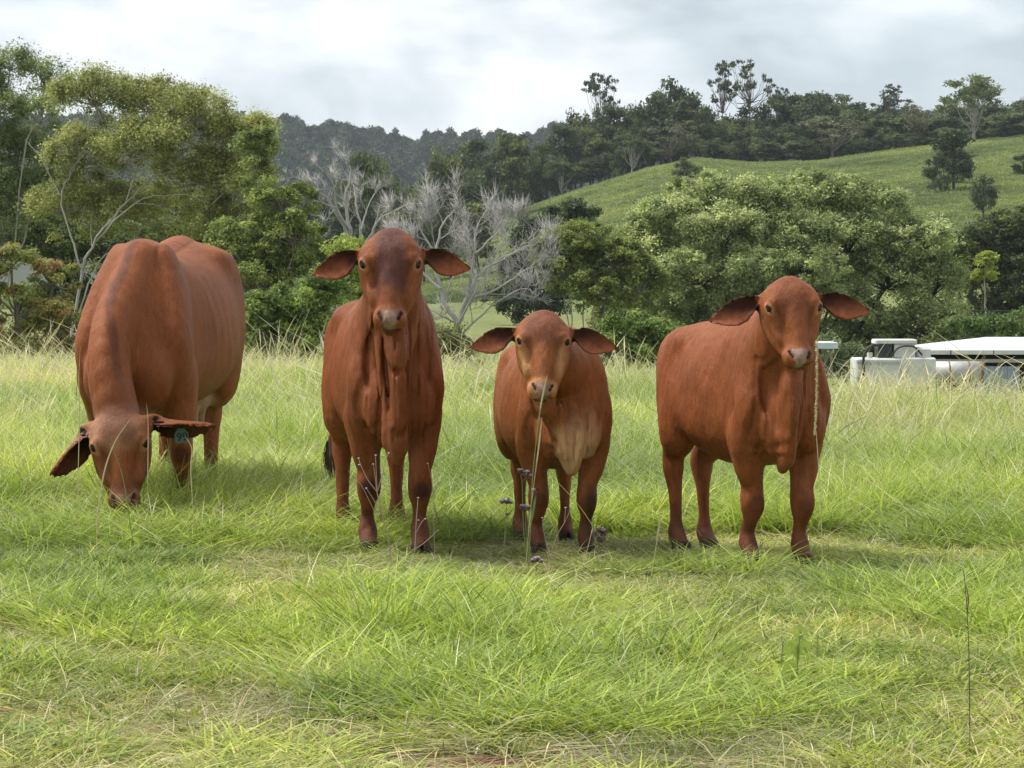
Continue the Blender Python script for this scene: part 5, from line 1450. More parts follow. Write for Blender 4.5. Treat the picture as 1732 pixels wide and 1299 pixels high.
def finish_body(name, V, Fc, col, root):
    me = mesh_np(name, V, Fc)
    set_color(me, "coat", np.clip(col, 0, 1))
    return link(name, me, MAT_COAT, root)

def calf(loc, yaw, s, P):
    """P: pose and build.  Body frame: facing -Y, root on the ground between the fore feet."""
    W = P.get('wide', 1.0)
    dz = P.get('dz', 0.0)
    X = lambda x: x * s * W
    F = Field((-.62 * s - .12, -.85 * s, -.01), (.62 * s + .12, 1.22 * s, 1.40 * s), P.get('h', .0065))
    S = lambda *p: (p[0] * s * W, p[1] * s, p[2] * s)
    # trunk: (y, cx, bottom, top, half width, height of widest)
    bel = P.get('belly', 0.0)
    rows = [(-.215, 0, .60, .76, .03, .68), (-.19, 0, .54, .84, .10, .68), (-.12, 0, .48, .92, .132, .66), (0, 0, .445, 1.02, .150, .67), (.14, 0, .435 - bel * .3, 1.08, .168, .66),
            (.35, 0, .435 - bel, 1.055, .208 + bel * .4, .66), (.55, 0, .46 - bel, 1.045, .212 + bel * .4, .68), (.74, 0, .55, 1.04, .188, .75), (.88, 0, .64, 1.01, .155, .80), (.97, 0, .70, .97, .11, .84), (1.0, 0, .76, .92, .03, .84)]
    F.loft_y([(y * s, 0, (zb + dz) * s, (zt + dz) * s, hw * s * W, (zw + dz) * s) for (y, c, zb, zt, hw, zw) in rows], k=.02, power=2.2)
    H = P['head']
    # hip bones and spine
    for sg in (-1, 1):
        F.ell(S(sg * .13, .72, .955 + dz), np.array([.05, .07, .045]) * s, None, .07 * s)
        F.ell(S(sg * .07, .93, .93 + dz), np.array([.05, .05, .05]) * s, None, .05 * s)
    F.ell(S(0, .06, 1.045 + dz), np.array([.075, .15, .075]) * s, None, .08 * s)
    # shoulders
    for sg in (-1, 1):
        F.tube([(S(sg * .075, .07, .98 + dz), .052 * s, .10 * s), (S(sg * .112, .02, .87 + dz), .062 * s, .125 * s), (S(sg * .136, -.07, .71 + dz), .066 * s, .100 * s), (S(sg * .132, -.02, .58 + dz), .060 * s, .095 * s)], side=(1, 0, 0), k=.022 * s)
        # breast muscle
        F.ell(S(sg * .075, -.165, .62 + dz), np.array([.072, .070, .13]) * s, None, .028 * s)
    # neck
    nb = P.get('neck', None)
    h0 = H(0, .125, -.15); h1 = H(0, .17, -.21)
    c0 = np.array(S(0, .0, .88 + dz)); mid = (c0 + h0) / 2 + np.array([0, 0, -.01 * s])
    F.tube([(c0, .150 * s * W, .20 * s), (mid, .118 * s, .165 * s), (h0, .098 * s, .115 * s)], side=(1, 0, 0), k=.07 * s)
    # legs
    knees = []
    for i, sg in enumerate((-1, 1)):
        fx, fy = P['fore'][i]
        kx = P.get('knee_in', 0.0) * -sg
        hoof = np.array([fx, fy, 0.0]); el = np.array(S(sg * .132, .03, .56 + dz))
        kn = np.array([fx * .97 + el[0] * .03 + kx, fy * .8 - .005 * s, .285 * s])
        fa = el * .45 + kn * .55 + np.array([0, -.01 * s, 0])
        leg(F, [(el, .072 * s, .108 * s), (fa + np.array([sg * .004, 0, .035 * s]), .058 * s, .072 * s), (kn + np.array([0, 0, .068 * s]), .043 * s, .050 * s), (kn + np.array([0, 0, .012 * s]), .047 * s, .048 * s), (kn - np.array([0, 0, .030 * s]), .043 * s, .044 * s), (kn - np.array([0, -.008 * s, .070 * s]), .029 * s, .034 * s),
                (hoof + np.array([0, .035 * s, .160 * s]), .0245 * s, .031 * s), (hoof + np.array([0, .028 * s, .098 * s]), .036 * s, .042 * s), (hoof + np.array([0, .0, .064 * s]), .033 * s, .038 * s), (hoof + np.array([0, -.03 * s, .020]), .043 * s, .048 * s)], k=.045 * s)
        F.ell(kn + np.array([0, -.032 * s, -.002 * s]), np.array([.032, .024, .046]) * s, None, .03 * s)
        knees.append((kn + np.array([0, -.045 * s, -.012 * s]), .045 * s))
        hx, hy = P['hind'][i]
        hoof = np.array([hx, hy, 0.0])
        hip = np.array(S(sg * .105, .80, .84 + dz)); st = np.array(S(sg * .150, .66, .60 + dz)); hk = np.array([hx, hy + .07 * s, .385 * s])
        ga = st * .45 + hk * .55
        leg(F, [(hip, .105 * s, .16 * s), (np.array(S(sg * .138, .75, .68 + dz)), .088 * s, .150 * s), (st * .6 + ga * .4 + np.array([0, .04 * s, 0]), .078 * s, .115 * s), (ga + np.array([0, .02 * s, .02 * s]), .056 * s, .075 * s), (hk + np.array([0, .0, .05 * s]), .043 * s, .060 * s), (hk, .044 * s, .056 * s), (hk + np.array([0, -.012 * s, -.09 * s]), .029 * s, .040 * s),
                (hoof + np.array([0, .045 * s, .17 * s]), .025 * s, .034 * s), (hoof + np.array([0, .04 * s, .10 * s]), .036 * s, .042 * s), (hoof + np.array([0, .005, .062 * s]), .036 * s, .040 * s), (hoof + np.array([0, -.03 * s, .018]), .044 * s, .050 * s)], k=.05 * s)
    for fx, fy in list(P['fore']) + list(P['hind']):      # cloven hooves
        F.ell((fx, fy - .075 * s, .02), np.array([.0045, .050, .045]) * s, None, .006 * s, 'cut')
    # head
    sculpt_head(F, H, P.get('long', 1.0), P.get('lean', 1.0), P.get('dome', 1.0))
    ears = [sculpt_ear(F, H, sg, *P['ears'][i]) for i, sg in enumerate((-1, 1))]
    # throat and dewlap: a hanging sheet of skin
    F.tube([(np.array(p) * np.array([1, 1, 1]), a * s, b * s) for p, a, b in P['dewlap']], side=(1, 0, 0), k=P.get('dk', .028) * s, kin=.015)
    for c, r in P.get('lumps', []): F.ell(c, np.array(r) * s, None, .022 * s)
    if 'flap' in P: F.tube([(np.array(p), a * s, b * s) for p, a, b in P['flap']], side=(1, 0, 0), k=.05 * s, kin=.012)
    for line in P.get('ridges', []): F.tube([(np.array(p), a, b) for p, a, b in line], side=(1, 0, 0), k=P.get('rk', .040) * s, kin=.005)
    for line in P.get('grooves', []): F.tube([(np.array(p), a, b) for p, a, b in line], side=(1, 0, 0), k=.022 * s, kin=.005, op='cut')
    for sg in (-1, 1):              # creases where arm, breast and neck meet
        for line, amp, w in (([(.080, .84), (.070, .70), (.060, .54)], .010, .013), ([(.105, .95), (.132, .82), (.128, .70), (.092, .58)], .013, .013), ([(.085, .555), (.110, .525), (.145, .52), (.175, .545)], .008, .011), ([(.150, .72), (.172, .64), (.165, .56)], .008, .012), ([(.115, .46), (.112, .40), (.108, .34)], .006, .010)):
            crease(F, [(sg * x * s * W, (z + dz) * s) for x, z in line], amp * s, w * s, 0.0, s)
    # flank fold, loose skin at chest and neck
    hc = H(0, .2, -.12)
    zt, zb = H(0, .30, -.2)[2], .46 * s
    def mk(Q):
        y, z, x = Q[..., 1], Q[..., 2], Q[..., 0]
        return smoothstep(.08 * s, -.06 * s, y) * smoothstep(zb - .06 * s, zb + .06 * s, z) * smoothstep(zt + .10 * s, zt - .06 * s, z) * smoothstep(.20 * s * W, .12 * s * W, np.abs(x - P.get('fold_x', 0.0)))
    folds(F, (-.25 * s, -.45 * s, zb - .06), (.25 * s, .1 * s, zt + .12), mk, P.get('fold_f', 150) / s, P.get('fold', .0045) * s, 11)
    # tail
    if 'tail' in P:
        F.tube([(np.array(p), r, r) for p, r in P['tail']], k=.015, kin=.01)
    hide(F, P.get('seed', 3), 1.0, H)
    V, Fc = F.mesh()
    V = relax(V, Fc, 1, .45)
    col = body_paint(V, P.get('red', RED))
    # paler inside of the legs and belly line
    m = smoothstep(.52 * s, .44 * s, V[:, 2]) * smoothstep(.12 * s, .06 * s, np.abs(V[:, 0])) * smoothstep(.30 * s, .38 * s, V[:, 2])
    col = blend(col, m * .25, (.28, .12, .06))
    # darker shins
    col = paint_legs(col, V, knees, low=.15 * s, **P.get('legpaint', {}))
    if 'paint' in P: col = P['paint'](col, V)
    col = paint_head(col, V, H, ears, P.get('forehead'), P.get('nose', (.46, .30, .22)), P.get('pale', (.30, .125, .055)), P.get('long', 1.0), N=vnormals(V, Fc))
    root = empty("calf", loc, math.radians(yaw))
    finish_body("body", V, Fc, col, root)
    eyeballs(H, root)
    if 'tuft' in P: tuft(root, *P['tuft'])
    return root, H

# ---------------------------------------------------------------- the three calves
def herd_calves():
    out = []
    # --- tall dark-faced calf
    root = np.array([-.480, 11.48, 0.0]); yaw = 9.0
    B = lambda p: np.array([*rot2(p[0] - root[0], p[1] - root[1], -yaw), p[2]])
    b2 = lambda x, y: rot2(x, y, -yaw)
    O = B(px(661, 0, 11.02)); O[2] = 1.352
    H = Head(O, 25, -yaw + 1, 0, 1.0)
    dl = lambda x, y, z: (x + O[0] * .6, y, z)
    P = dict(head=H, wide=.93, h=.0074,
             fore=[b2(-.103, .05), b2(.112, -.09)], hind=[b2(-.245, .76), b2(-.015, .82)],
             ears=[(.218, .108, math.radians(15), math.radians(14), math.radians(14)), (.214, .106, math.radians(8), math.radians(16), math.radians(12))],
             dewlap=[((O[0], -.335, .99), .058, .075), (dl(.004, -.37, .90), .038, .062), (dl(.006, -.405, .81), .036, .070), (dl(.008, -.390, .71), .026, .080), (dl(.010, -.365, .61), .026, .085), (dl(.012, -.335, .52), .032, .085), (dl(.018, -.295, .44), .032, .060)], dk=.016,
             lumps=[(dl(.0, -.43, .795), (.038, .030, .035)), (dl(.02, -.355, .47), (.030, .035, .050))],
             ridges=[[(dl(-.070, -.29, .97), .020, .05), (dl(-.056, -.31, .86), .018, .05), (dl(-.044, -.31, .74), .016, .05), (dl(-.032, -.31, .62), .014, .05), (dl(-.026, -.29, .50), .014, .04)],
                     [(dl(.074, -.28, .96), .018, .05), (dl(.060, -.30, .84), .016, .05), (dl(.050, -.29, .72), .015, .05), (dl(.044, -.28, .60), .013, .05), (dl(.045, -.26, .50), .013, .04)]],
             grooves=[[(dl(-.045, -.43, .77), .006, .010), (dl(.0, -.46, .752), .008, .012), (dl(.045, -.43, .77), .006, .010)],
                      [(dl(-.03, -.42, .515), .006, .010), (dl(.01, -.43, .500), .006, .010), (dl(.04, -.40, .52), .005, .010)]],
             fold=.0065, fold_f=150, fold_x=0.0,
             forehead=((.085, .036, .031), .85, .062, .27), nose=(.40, .27, .20), pale=(.25, .085, .030), red=np.array([.192, .059, .021]),
             legpaint=dict(knee_amt=.85, dark=(.035, .014, .011)),
             tail=[((0.0, .985, .95), .030), ((-.03, 1.03, .80), .022), ((-.11, 1.02, .58), .015), ((-.165, .99, .40), .012)],
             tuft=((-.165, .99, .42), (-.158, .97, .27), .032, 5, 110))
    r, _ = calf(root, yaw, 1.0, P)
    tag(r, "tall calf with dusky purple forehead and long hanging dewlap, second animal from the left", "calf", "red calves facing the camera")
    out.append(r)
    # --- smallest calf with the pale brisket
    root = np.array([.205, 11.38, 0.0]); yaw = 7.0; s = .84
    B = lambda p: np.array([*rot2(p[0] - root[0], p[1] - root[1], -yaw), p[2]])
    b2 = lambda x, y: rot2(x, y, -yaw)
    O = B(px(920, 0, 10.98)); O[2] = 1.032
    H = Head(O, 27, -yaw + 0, 1.0, .86, 1.13)
    def paint(col, V):
        n = vnoise(V, 12, 21)
        d = np.sqrt(((V[:, 0] - .03) / .13) ** 2 + ((V[:, 1] + .25) / .16) ** 2 + ((V[:, 2] - .45) / .14) ** 2)
        col = blend(col, smoothstep(1.25, .45, d + .6 * (n - .5)) * .85, (.56, .34, .18))
        m = smoothstep(.06, .10, V[:, 0]) * smoothstep(.33, .25, V[:, 2]) * smoothstep(.1, .0, V[:, 1])
        return blend(col, m * .8, (.045, .028, .020))
    P = dict(head=H, wide=1.13, h=.0072, seed=14, dz=-.01, belly=.02,
             fore=[b2(-.100, .02), b2(.094, -.03)], hind=[b2(-.165, .66), b2(.025, .62)],
             ears=[(.240, .118, math.radians(12), math.radians(12), math.radians(10)), (.238, .118, math.radians(10), math.radians(12), math.radians(10))],
             dewlap=[((O[0] + .01, -.29, .70), .065, .07), ((O[0] + .02, -.32, .62), .044, .055), ((O[0] + .045, -.27, .555), .030, .045), ((-.03, -.22, .52), .03, .04)],
             flap=[((-.01, -.185, .57), .060, .06), ((-.006, -.215, .49), .085, .060), ((.0, -.215, .415), .052, .045), ((.002, -.215, .36), .024, .025)],
             lumps=[((O[0] + .005, -.36, .615), (.036, .032, .045))],
             ridges=[[((-.06, -.31, .60), .018, .03), ((-.055, -.30, .50), .014, .03), ((-.035, -.28, .42), .010, .02)], [((.03, -.25, .52), .012, .03), ((.02, -.27, .44), .010, .025), ((.005, -.25, .37), .008, .02)]],
             fold=.0045, fold_f=150, dk=.05,
             forehead=((.13, .046, .030), .70, .085, .185), nose=(.40, .24, .19), pale=(.52, .28, .12), red=np.array([.245, .083, .028]),
             legpaint=dict(knee_amt=.5), paint=paint)
    r, _ = calf(root, yaw, s, P)
    tag(r, "smallest calf with pale cream brisket and one grey foreleg, between the two larger calves", "calf", "red calves facing the camera")
    out.append(r)
    # --- right-hand calf, standing three-quarter
    root = np.array([1.013, 10.90, 0.0]); yaw = 18.5; s = .91
    B = lambda p: np.array([*rot2(p[0] - root[0], p[1] - root[1], -yaw), p[2]])
    b2 = lambda x, y: rot2(x, y, -yaw)
    O = B(px(1338, 0, 10.50)); O[2] = 1.160
    H = Head(O, 27, -yaw + 5, -1.5, .885, 1.07)
    nb = B(px(1336, 0, 10.62)); nx, ny = nb[0], nb[1]
    q = lambda x, y, z: (*B(px(x, 0, 10.6 + y))[:2], z)
    P = dict(head=H, wide=1.0, h=.0072, belly=.01,
             fore=[b2(-.094, .02), b2(.100, -.03)], hind=[b2(-.335, .58), b2(-.215, .66)],
             ears=[(.248, .118, math.radians(14), math.radians(12), math.radians(10)), (.255, .114, math.radians(8), math.radians(10), math.radians(10))],
             dewlap=[(q(1338, .10, .83), .062, .07), (q(1337, .04, .75), .036, .058), (q(1337, .0, .66), .030, .068), (q(1334, .03, .56), .026, .070), (q(1331, .07, .47), .025, .058), (q(1327, .11, .42), .018, .034), (q(1324, .14, .40), .010, .016)], dk=.026,
             lumps=[(q(1338, -.02, .70), (.034, .032, .05))],
             fold=.0055, fold_f=150, fold_x=O[0] * .4, seed=21,
             ridges=[[(q(1318, .12, .80), .014, .03), (q(1318, .10, .66), .012, .03), (q(1320, .11, .52), .011, .03)], [(q(1356, .13, .78), .013, .03), (q(1352, .11, .64), .012, .03), (q(1342, .11, .50), .011, .03)]],
             forehead=((.16, .052, .026), .55, .07, .22), nose=(.52, .36, .29), pale=(.27, .095, .035), red=np.array([.218, .068, .023]),
             legpaint=dict(knee_amt=.45, dark=(.06, .022, .014)),
             tail=[((0.0, .90, .87), .028), ((.03, .955, .70), .020), ((.06, .95, .56), .014)],
             tuft=((.06, .95, .58), (.075, .94, .38), .030, 9, 50))
    r, _ = calf(root, yaw, s, P)
    tag(r, "calf standing side-on at the right end of the row, pale pink nose", "calf", "red calves facing the camera")
    out.append(r)
    return out
CALVES = herd_calves()
# ---------------------------------------------------------------- the grazing cow
def text_mesh(body, size, mat, extrude=.0006):
    cu = bpy.data.curves.new("lettering", 'FONT'); cu.body = body; cu.size = size; cu.extrude = extrude
    cu.align_x = 'CENTER'; cu.align_y = 'CENTER'; cu.offset = size * .02
    ob = bpy.data.objects.new("lettering", cu); COL.objects.link(ob)
    dg = bpy.context.evaluated_depsgraph_get(); dg.update()
    me = bpy.data.meshes.new_from_object(ob.evaluated_get(dg))
    bpy.data.objects.remove(ob); me.materials.clear(); me.materials.append(mat)
    return me

def grazing_cow():
    root = np.array([-1.70, 12.92, 0.0]); yaw = -4.0
    B = lambda p: np.array([*rot2(p[0] - root[0], p[1] - root[1], -yaw), p[2]])
    F = Field((-.62, -1.0, -.01), (.62, 1.42, 1.46), .0090)
    rows = [(-.30, -.01, .62, .80, .03, .70), (-.26, -.01, .56, .90, .12, .72), (-.16, 0, .50, 1.04, .180, .76), (0, 0, .47, 1.19, .215, .78), (.16, 0, .47, 1.265, .245, .78),
            (.42, .0, .51, 1.25, .305, .81), (.70, .0, .53, 1.275, .335, .82), (.92, 0, .60, 1.31, .318, .88), (1.08, 0, .66, 1.32, .300, .98), (1.22, 0, .80, 1.27, .22, 1.02), (1.30, 0, .90, 1.22, .10, 1.06), (1.33, 0, .98, 1.12, .03, 1.06)]
    F.loft_y(rows, k=.02, power=2.25)
    F.ell((0, .10, 1.205), (.085, .20, .085), None, .10)
    F.tube([((0, .12, 1.235), .040, .04), ((0, .45, 1.235), .030, .03), ((0, .80, 1.275), .030, .03), ((0, 1.05, 1.295), .03, .03)], k=.08)
    for sg in (-1, 1):
        F.ell((sg * .205, .98, 1.205), (.060, .085, .055), None, .10)
        F.ell((sg * .10, 1.24, 1.20), (.06, .06, .06), None, .06)
        F.tube([((sg * .10, .10, 1.16), .065, .13), ((sg * .155, .03, .99), .075, .150), ((sg * .190, -.08, .82), .074, .12), ((sg * .185, -.03, .68), .066, .11)], k=.03)
        F.ell((sg * .10, -.22, .68), (.10, .09, .14), None, .05)
    # ribs
    def rib(X, Y, Z):
        t = np.sin((Y + .12 * (Z - .9)) * 62.0)
        m = smoothstep(.25, .40, Y) * smoothstep(.98, .80, Y) * smoothstep(.62, .80, Z) * smoothstep(1.22, 1.05, Z)
        return (.0011 * t * m * (.6 + .8 * np.sin(Y * 9 + Z * 4)) + 0 * X).astype(np.float32)
    F.put((-.45, .25, .6), (.45, .98, 1.22), rib, 0.0, 'disp')
    O = B(px(196, 0, 12.22)); O[2] = .592
    H = Head(O, 17, -yaw + 3, -5.0, 1.06, 1.04)
    # neck hangs from the withers to the poll
    F.tube([((0, .06, 1.00), .150, .25), ((-.035, -.20, .89), .100, .200), ((-.045, -.42, .74), .088, .160), (H(0, .10, -.16), .092, .125)], k=.05)
    F.tube([((0, .02, 1.225), .050, .05), ((-.030, -.20, 1.065), .042, .045), ((-.045, -.40, .870), .036, .04), (H(0, .03, -.17), .03, .03)], k=.09)
    # dewlap between neck and brisket
    F.tube([(H(0, .22, -.24), .045, .05), ((.0, -.42, .52), .035, .06), ((.02, -.30, .49), .045, .08), ((.03, -.16, .47), .06, .07)], k=.05)
    # legs
    knees = []
    feet_f = [(-.17, .12), (.205, -.03)]; feet_h = [(-.10, 1.12), (.150, .98)]
    for i, sg in enumerate((-1, 1)):
        fx, fy = feet_f[i]; hoof = np.array([fx, fy, 0.0]); el = np.array([sg * .185, .02, .66]); kn = np.array([fx, fy * .8 - .01, .34])
        fa = el * .45 + kn * .55
        leg(F, [(el, .085, .13), (fa + np.array([0, 0, .04]), .070, .088), (kn + np.array([0, 0, .07]), .052, .06), (kn, .052, .056), (kn - np.array([0, -.01, .075]), .036, .042), (hoof + np.array([0, .04, .19]), .032, .038),
                (hoof + np.array([0, .03, .12]), .044, .05), (hoof + np.array([0, 0, .07]), .042, .046), (hoof + np.array([0, -.035, .02]), .055, .06)], k=.05)
        knees.append((kn + np.array([0, -.05, -.012]), .05))
        hx, hy = feet_h[i]; hoof = np.array([hx, hy, 0.0]); hip = np.array([sg * .16, 1.02, 1.04]); st = np.array([sg * .215, .86, .72]); hk = np.array([hx, hy + .085, .47]); ga = st * .45 + hk * .55
        leg(F, [(hip, .14, .20), (np.array([sg * .195, .98, .86]), .125, .19), (st * .6 + ga * .4 + np.array([0, .05, 0]), .10, .15), (ga + np.array([0, .02, .02]), .066, .09), (hk + np.array([0, 0, .06]), .048, .070), (hk, .048, .064), (hk + np.array([0, -.015, -.11]), .037, .048),
                (hoof + np.array([0, .05, .20]), .033, .040), (hoof + np.array([0, .04, .12]), .045, .05), (hoof + np.array([0, 0, .07]), .042, .046), (hoof + np.array([0, -.035, .02]), .054, .06)], k=.05)
    # udder with teats
    F.ell((.05, .82, .55), (.13, .14, .085), None, .05)
    for tx, ty in ((.10, .74), (-.04, .74), (.11, .86), (-.04, .86)):
        F.tube([((tx + .02, ty, .51), .022, .022), ((tx + .025, ty, .44), .014, .014)], k=.02)
    sculpt_head(F, H, 1.10, .95, .95)
    R = math.radians
    earL = sculpt_ear(F, H, -1, .265, .130, R(40), R(6), R(66), base=(.108, .070, -.11), cup=.75)
    earR = sculpt_ear(F, H, 1, .285, .125, R(4), R(2), R(78), base=(.108, .070, -.11), cup=.75)
    def mk(Q):
        return smoothstep(-.08, -.22, Q[..., 1]) * smoothstep(.45, .55, Q[..., 2]) * smoothstep(1.1, .95, Q[..., 2])
    folds(F, (-.3, -.75, .45), (.3, .05, 1.1), mk, 150, .0006, 31, axis=(.1, -.5, .85), stretch=.6)
    hide(F, 8, .6, H)
    V, Fc = F.mesh(); V = relax(V, Fc, 1, .45)
    red = np.array([.218, .069, .023])
    col = body_paint(V, red)
    n = vnoise(V, 14, 41)
    # dark crest of the neck
    cx = np.interp(V[:, 1], [-.6, -.42, -.2, .05], [H(0, .1, -.16)[0], -.045, -.03, 0])
    m = smoothstep(.035, .010, np.abs(V[:, 0] - cx) + .02 * (n - .5)) * smoothstep(.10, -.05, V[:, 1]) * smoothstep(.6, .75, V[:, 2] + .12 * (n - .5)) * (V[:, 2] > np.interp(V[:, 1], [-.6, -.4, -.2, .05], [.60, .82, 1.02, 1.15]))
    col = blend(col, m * .7, (.075, .026, .015))
    m = smoothstep(.60, .50, V[:, 2]) * smoothstep(.2, .10, np.abs(V[:, 0])) * smoothstep(.36, .42, V[:, 2])
    col = blend(col, m * .55, (.34, .19, .11))
    m = smoothstep(.30, .22, np.linalg.norm((V - np.array([.05, .82, .50])) / np.array([.7, .7, .5]), axis=1))
    col = blend(col, m * .8, (.40, .26, .17))
    m = smoothstep(.30, .12, V[:, 2] + .1 * (n - .5))
    col = blend(col, m * .75, (.055, .028, .020))
    col = paint_legs(col, V, knees, low=.2)
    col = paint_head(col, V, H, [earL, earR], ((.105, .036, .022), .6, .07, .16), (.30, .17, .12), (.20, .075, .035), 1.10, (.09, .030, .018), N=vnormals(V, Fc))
    r = empty("cow", root, math.radians(yaw))
    finish_body("body", V, Fc, col, r)
    eyeballs(H, r)
    # green ear tag with its number
    b, d, e, nn, L, Wd = earR
    c = b + d * L * .50 + e * Wd * .30 + nn * .0
    green = simple_mat("tag_plastic", (.030, .105, .055), .4, .15, 30)
    ink = simple_mat("tag_ink", (.008, .010, .010), .6, .1, 30)
    w, h, t = .030, .038, .0018
    out = [(-.012, 0), (.012, 0), (.018, -.022), (w * .95, -.034), (w, -.04), (w, -.034 - h), (w - .006, -.04 - h), (-w + .006, -.04 - h), (-w, -.034 - h), (-w, -.04), (-w * .95, -.034), (-.018, -.022)]
    k = len(out)
    vs_ = np.array([(x, -t, z) for x, z in out] + [(x, t, z) for x, z in out])
    bm_faces = [tuple(range(k)), tuple(range(2 * k - 1, k - 1, -1))] + [(i, i + k, (i + 1) % k + k, (i + 1) % k) for i in range(k)]
    me = bpy.data.meshes.new("ear_tag"); me.from_pydata([tuple(v) for v in vs_], [], bm_faces); me.update()
    to = link("ear_tag", me, green, r, loc=tuple(c + np.array([0, -.012, .012])))
    to.rotation_euler = (R(-6), R(-4), R(4))
    tm = text_mesh("99", .050, ink)
    lt = link("tag_number", tm, ink, to, loc=(.002, -t - .0012, -.054)); lt.rotation_euler = (R(90), 0, 0)
    st = mesh_np("tag_stud", [(math.cos(a) * .008, -.004, math.sin(a) * .008 - .008) for a in np.linspace(0, 6.283, 9)[:-1]] + [(0, -.007, -.008)], np.array([(i, (i + 1) % 8, 8) for i in range(8)]))
    link("tag_stud", st, ink, to)
    tag(r, "grazing red cow with its head down and a green ear tag numbered 99", "cow")
    return r
COW = grazing_cow()
# ---------------------------------------------------------------- single weeds and stalks in front of the herd
def flat_mat(name, rgb, rough=.6, trans=.25):
    m = NT(name); co = m.n('ShaderNodeTexCoord').outputs['Object']; f = m.noise(co, 40, 3)
    c = m.mix(f, C4(*[q * .75 for q in rgb]), C4(*[min(1, q * 1.25) for q in rgb]))
    d = m.principled(Base_Color=c, Roughness=rough); t = m.n('ShaderNodeBsdfTranslucent'); m.put(t.inputs['Color'], c)
    mx = m.n('ShaderNodeMixShader', {0: trans}); m.put(mx.inputs[1], d.outputs[0]); m.put(mx.inputs[2], t.outputs[0]); return m.surface(mx.outputs[0])
W_STEM = flat_mat("green_stem", (.22, .29, .09)); W_STRAW = flat_mat("straw_stem", (.55, .49, .28)); W_TWIG = flat_mat("dry_pinkish_twig", (.42, .32, .25)); W_PURPLE = flat_mat("faded_purple_florets", (.30, .23, .30)); W_PALE = flat_mat("pale_lilac_tips", (.62, .58, .66)); W_BROWN = flat_mat("brown_seed_heads", (.20, .12, .11))
W_LEAF = flat_mat("yellow_green_leaf", (.40, .50, .09), trans=.4); W_WHITE = flat_mat("white_petals", (.80, .80, .80)); W_DARK = flat_mat("dark_dry_stem", (.10, .085, .05))

def base_d(y): return 4811 * EYE / (y - 500)
def weed(name, bx, by):
    d = base_d(by); b = px(bx, by, d); b[2] = float(ground_z(b[0], b[1])) - .01
    return empty(name, tuple(b)), b, d
def stem_mesh(root, O, lines, mat, name="stem"):
    """lines: (photo points, distance, r0, r1)"""
    for pts, d, r0, r1 in lines:
        W = np.array([px(x, y, d) for x, y in pts]); W = catmull_rows(W, 4) - O
        V, Q = tubes([(W, np.linspace(r0, r1, len(W)), 5)]); link(name, mesh_np(name, V, Q), mat, root)
def knob(c, r, seed, n=26, flat=.6):
    """a rough head of small florets"""
    rnd = frand(seed); V, Q, K = leaf_cloud(rnd, np.array([c]), np.array([(r, r, r * flat)]), n * 4, r * .55, [G_(1, 1, 1)], .7, .8)
    return V, Q
def head_mesh(root, O, x, y, d, r, seed, mat, tip=None, name="flower_head", flat=.6):
    if tip is not None: r = r * 1.45
    c = px(x, y, d) - O; V, Q = knob(c, r, seed, 26, flat); link(name, mesh_np(name, V, Q, False), mat, root)
    if tip is not None:
        V, Q = knob(c + np.array([0, 0, r * flat * .75]), r * .8, seed + 1, 14, .25); link("floret_tips", mesh_np("floret_tips", V, Q, False), tip, root)
def blade_leaf(root, O, pts, d, w, mat, name="leaf"):
    W = catmull_rows(np.array([px(x, y, d) for x, y in pts]), 4) - O; k = len(W); t = np.linspace(0, 1, k); ww = w * np.sin(np.pi * np.clip(t * .92 + .06, 0, 1)) ** .8 * .5
    T = np.gradient(W, axis=0); sd = np.cross(T, [0, -1, .35]); sd /= np.linalg.norm(sd, axis=1)[:, None] + 1e-9
    V = np.stack([W - sd * ww[:, None], W + np.array([0, .003, -.0015]), W + sd * ww[:, None]], 1).reshape(-1, 3)
    i = np.arange(k - 1) * 3; Q = np.concatenate([np.stack([i, i + 1, i + 4, i + 3], 1), np.stack([i + 1, i + 2, i + 5, i + 4], 1)]); link(name, mesh_np(name, V, Q), mat, root)

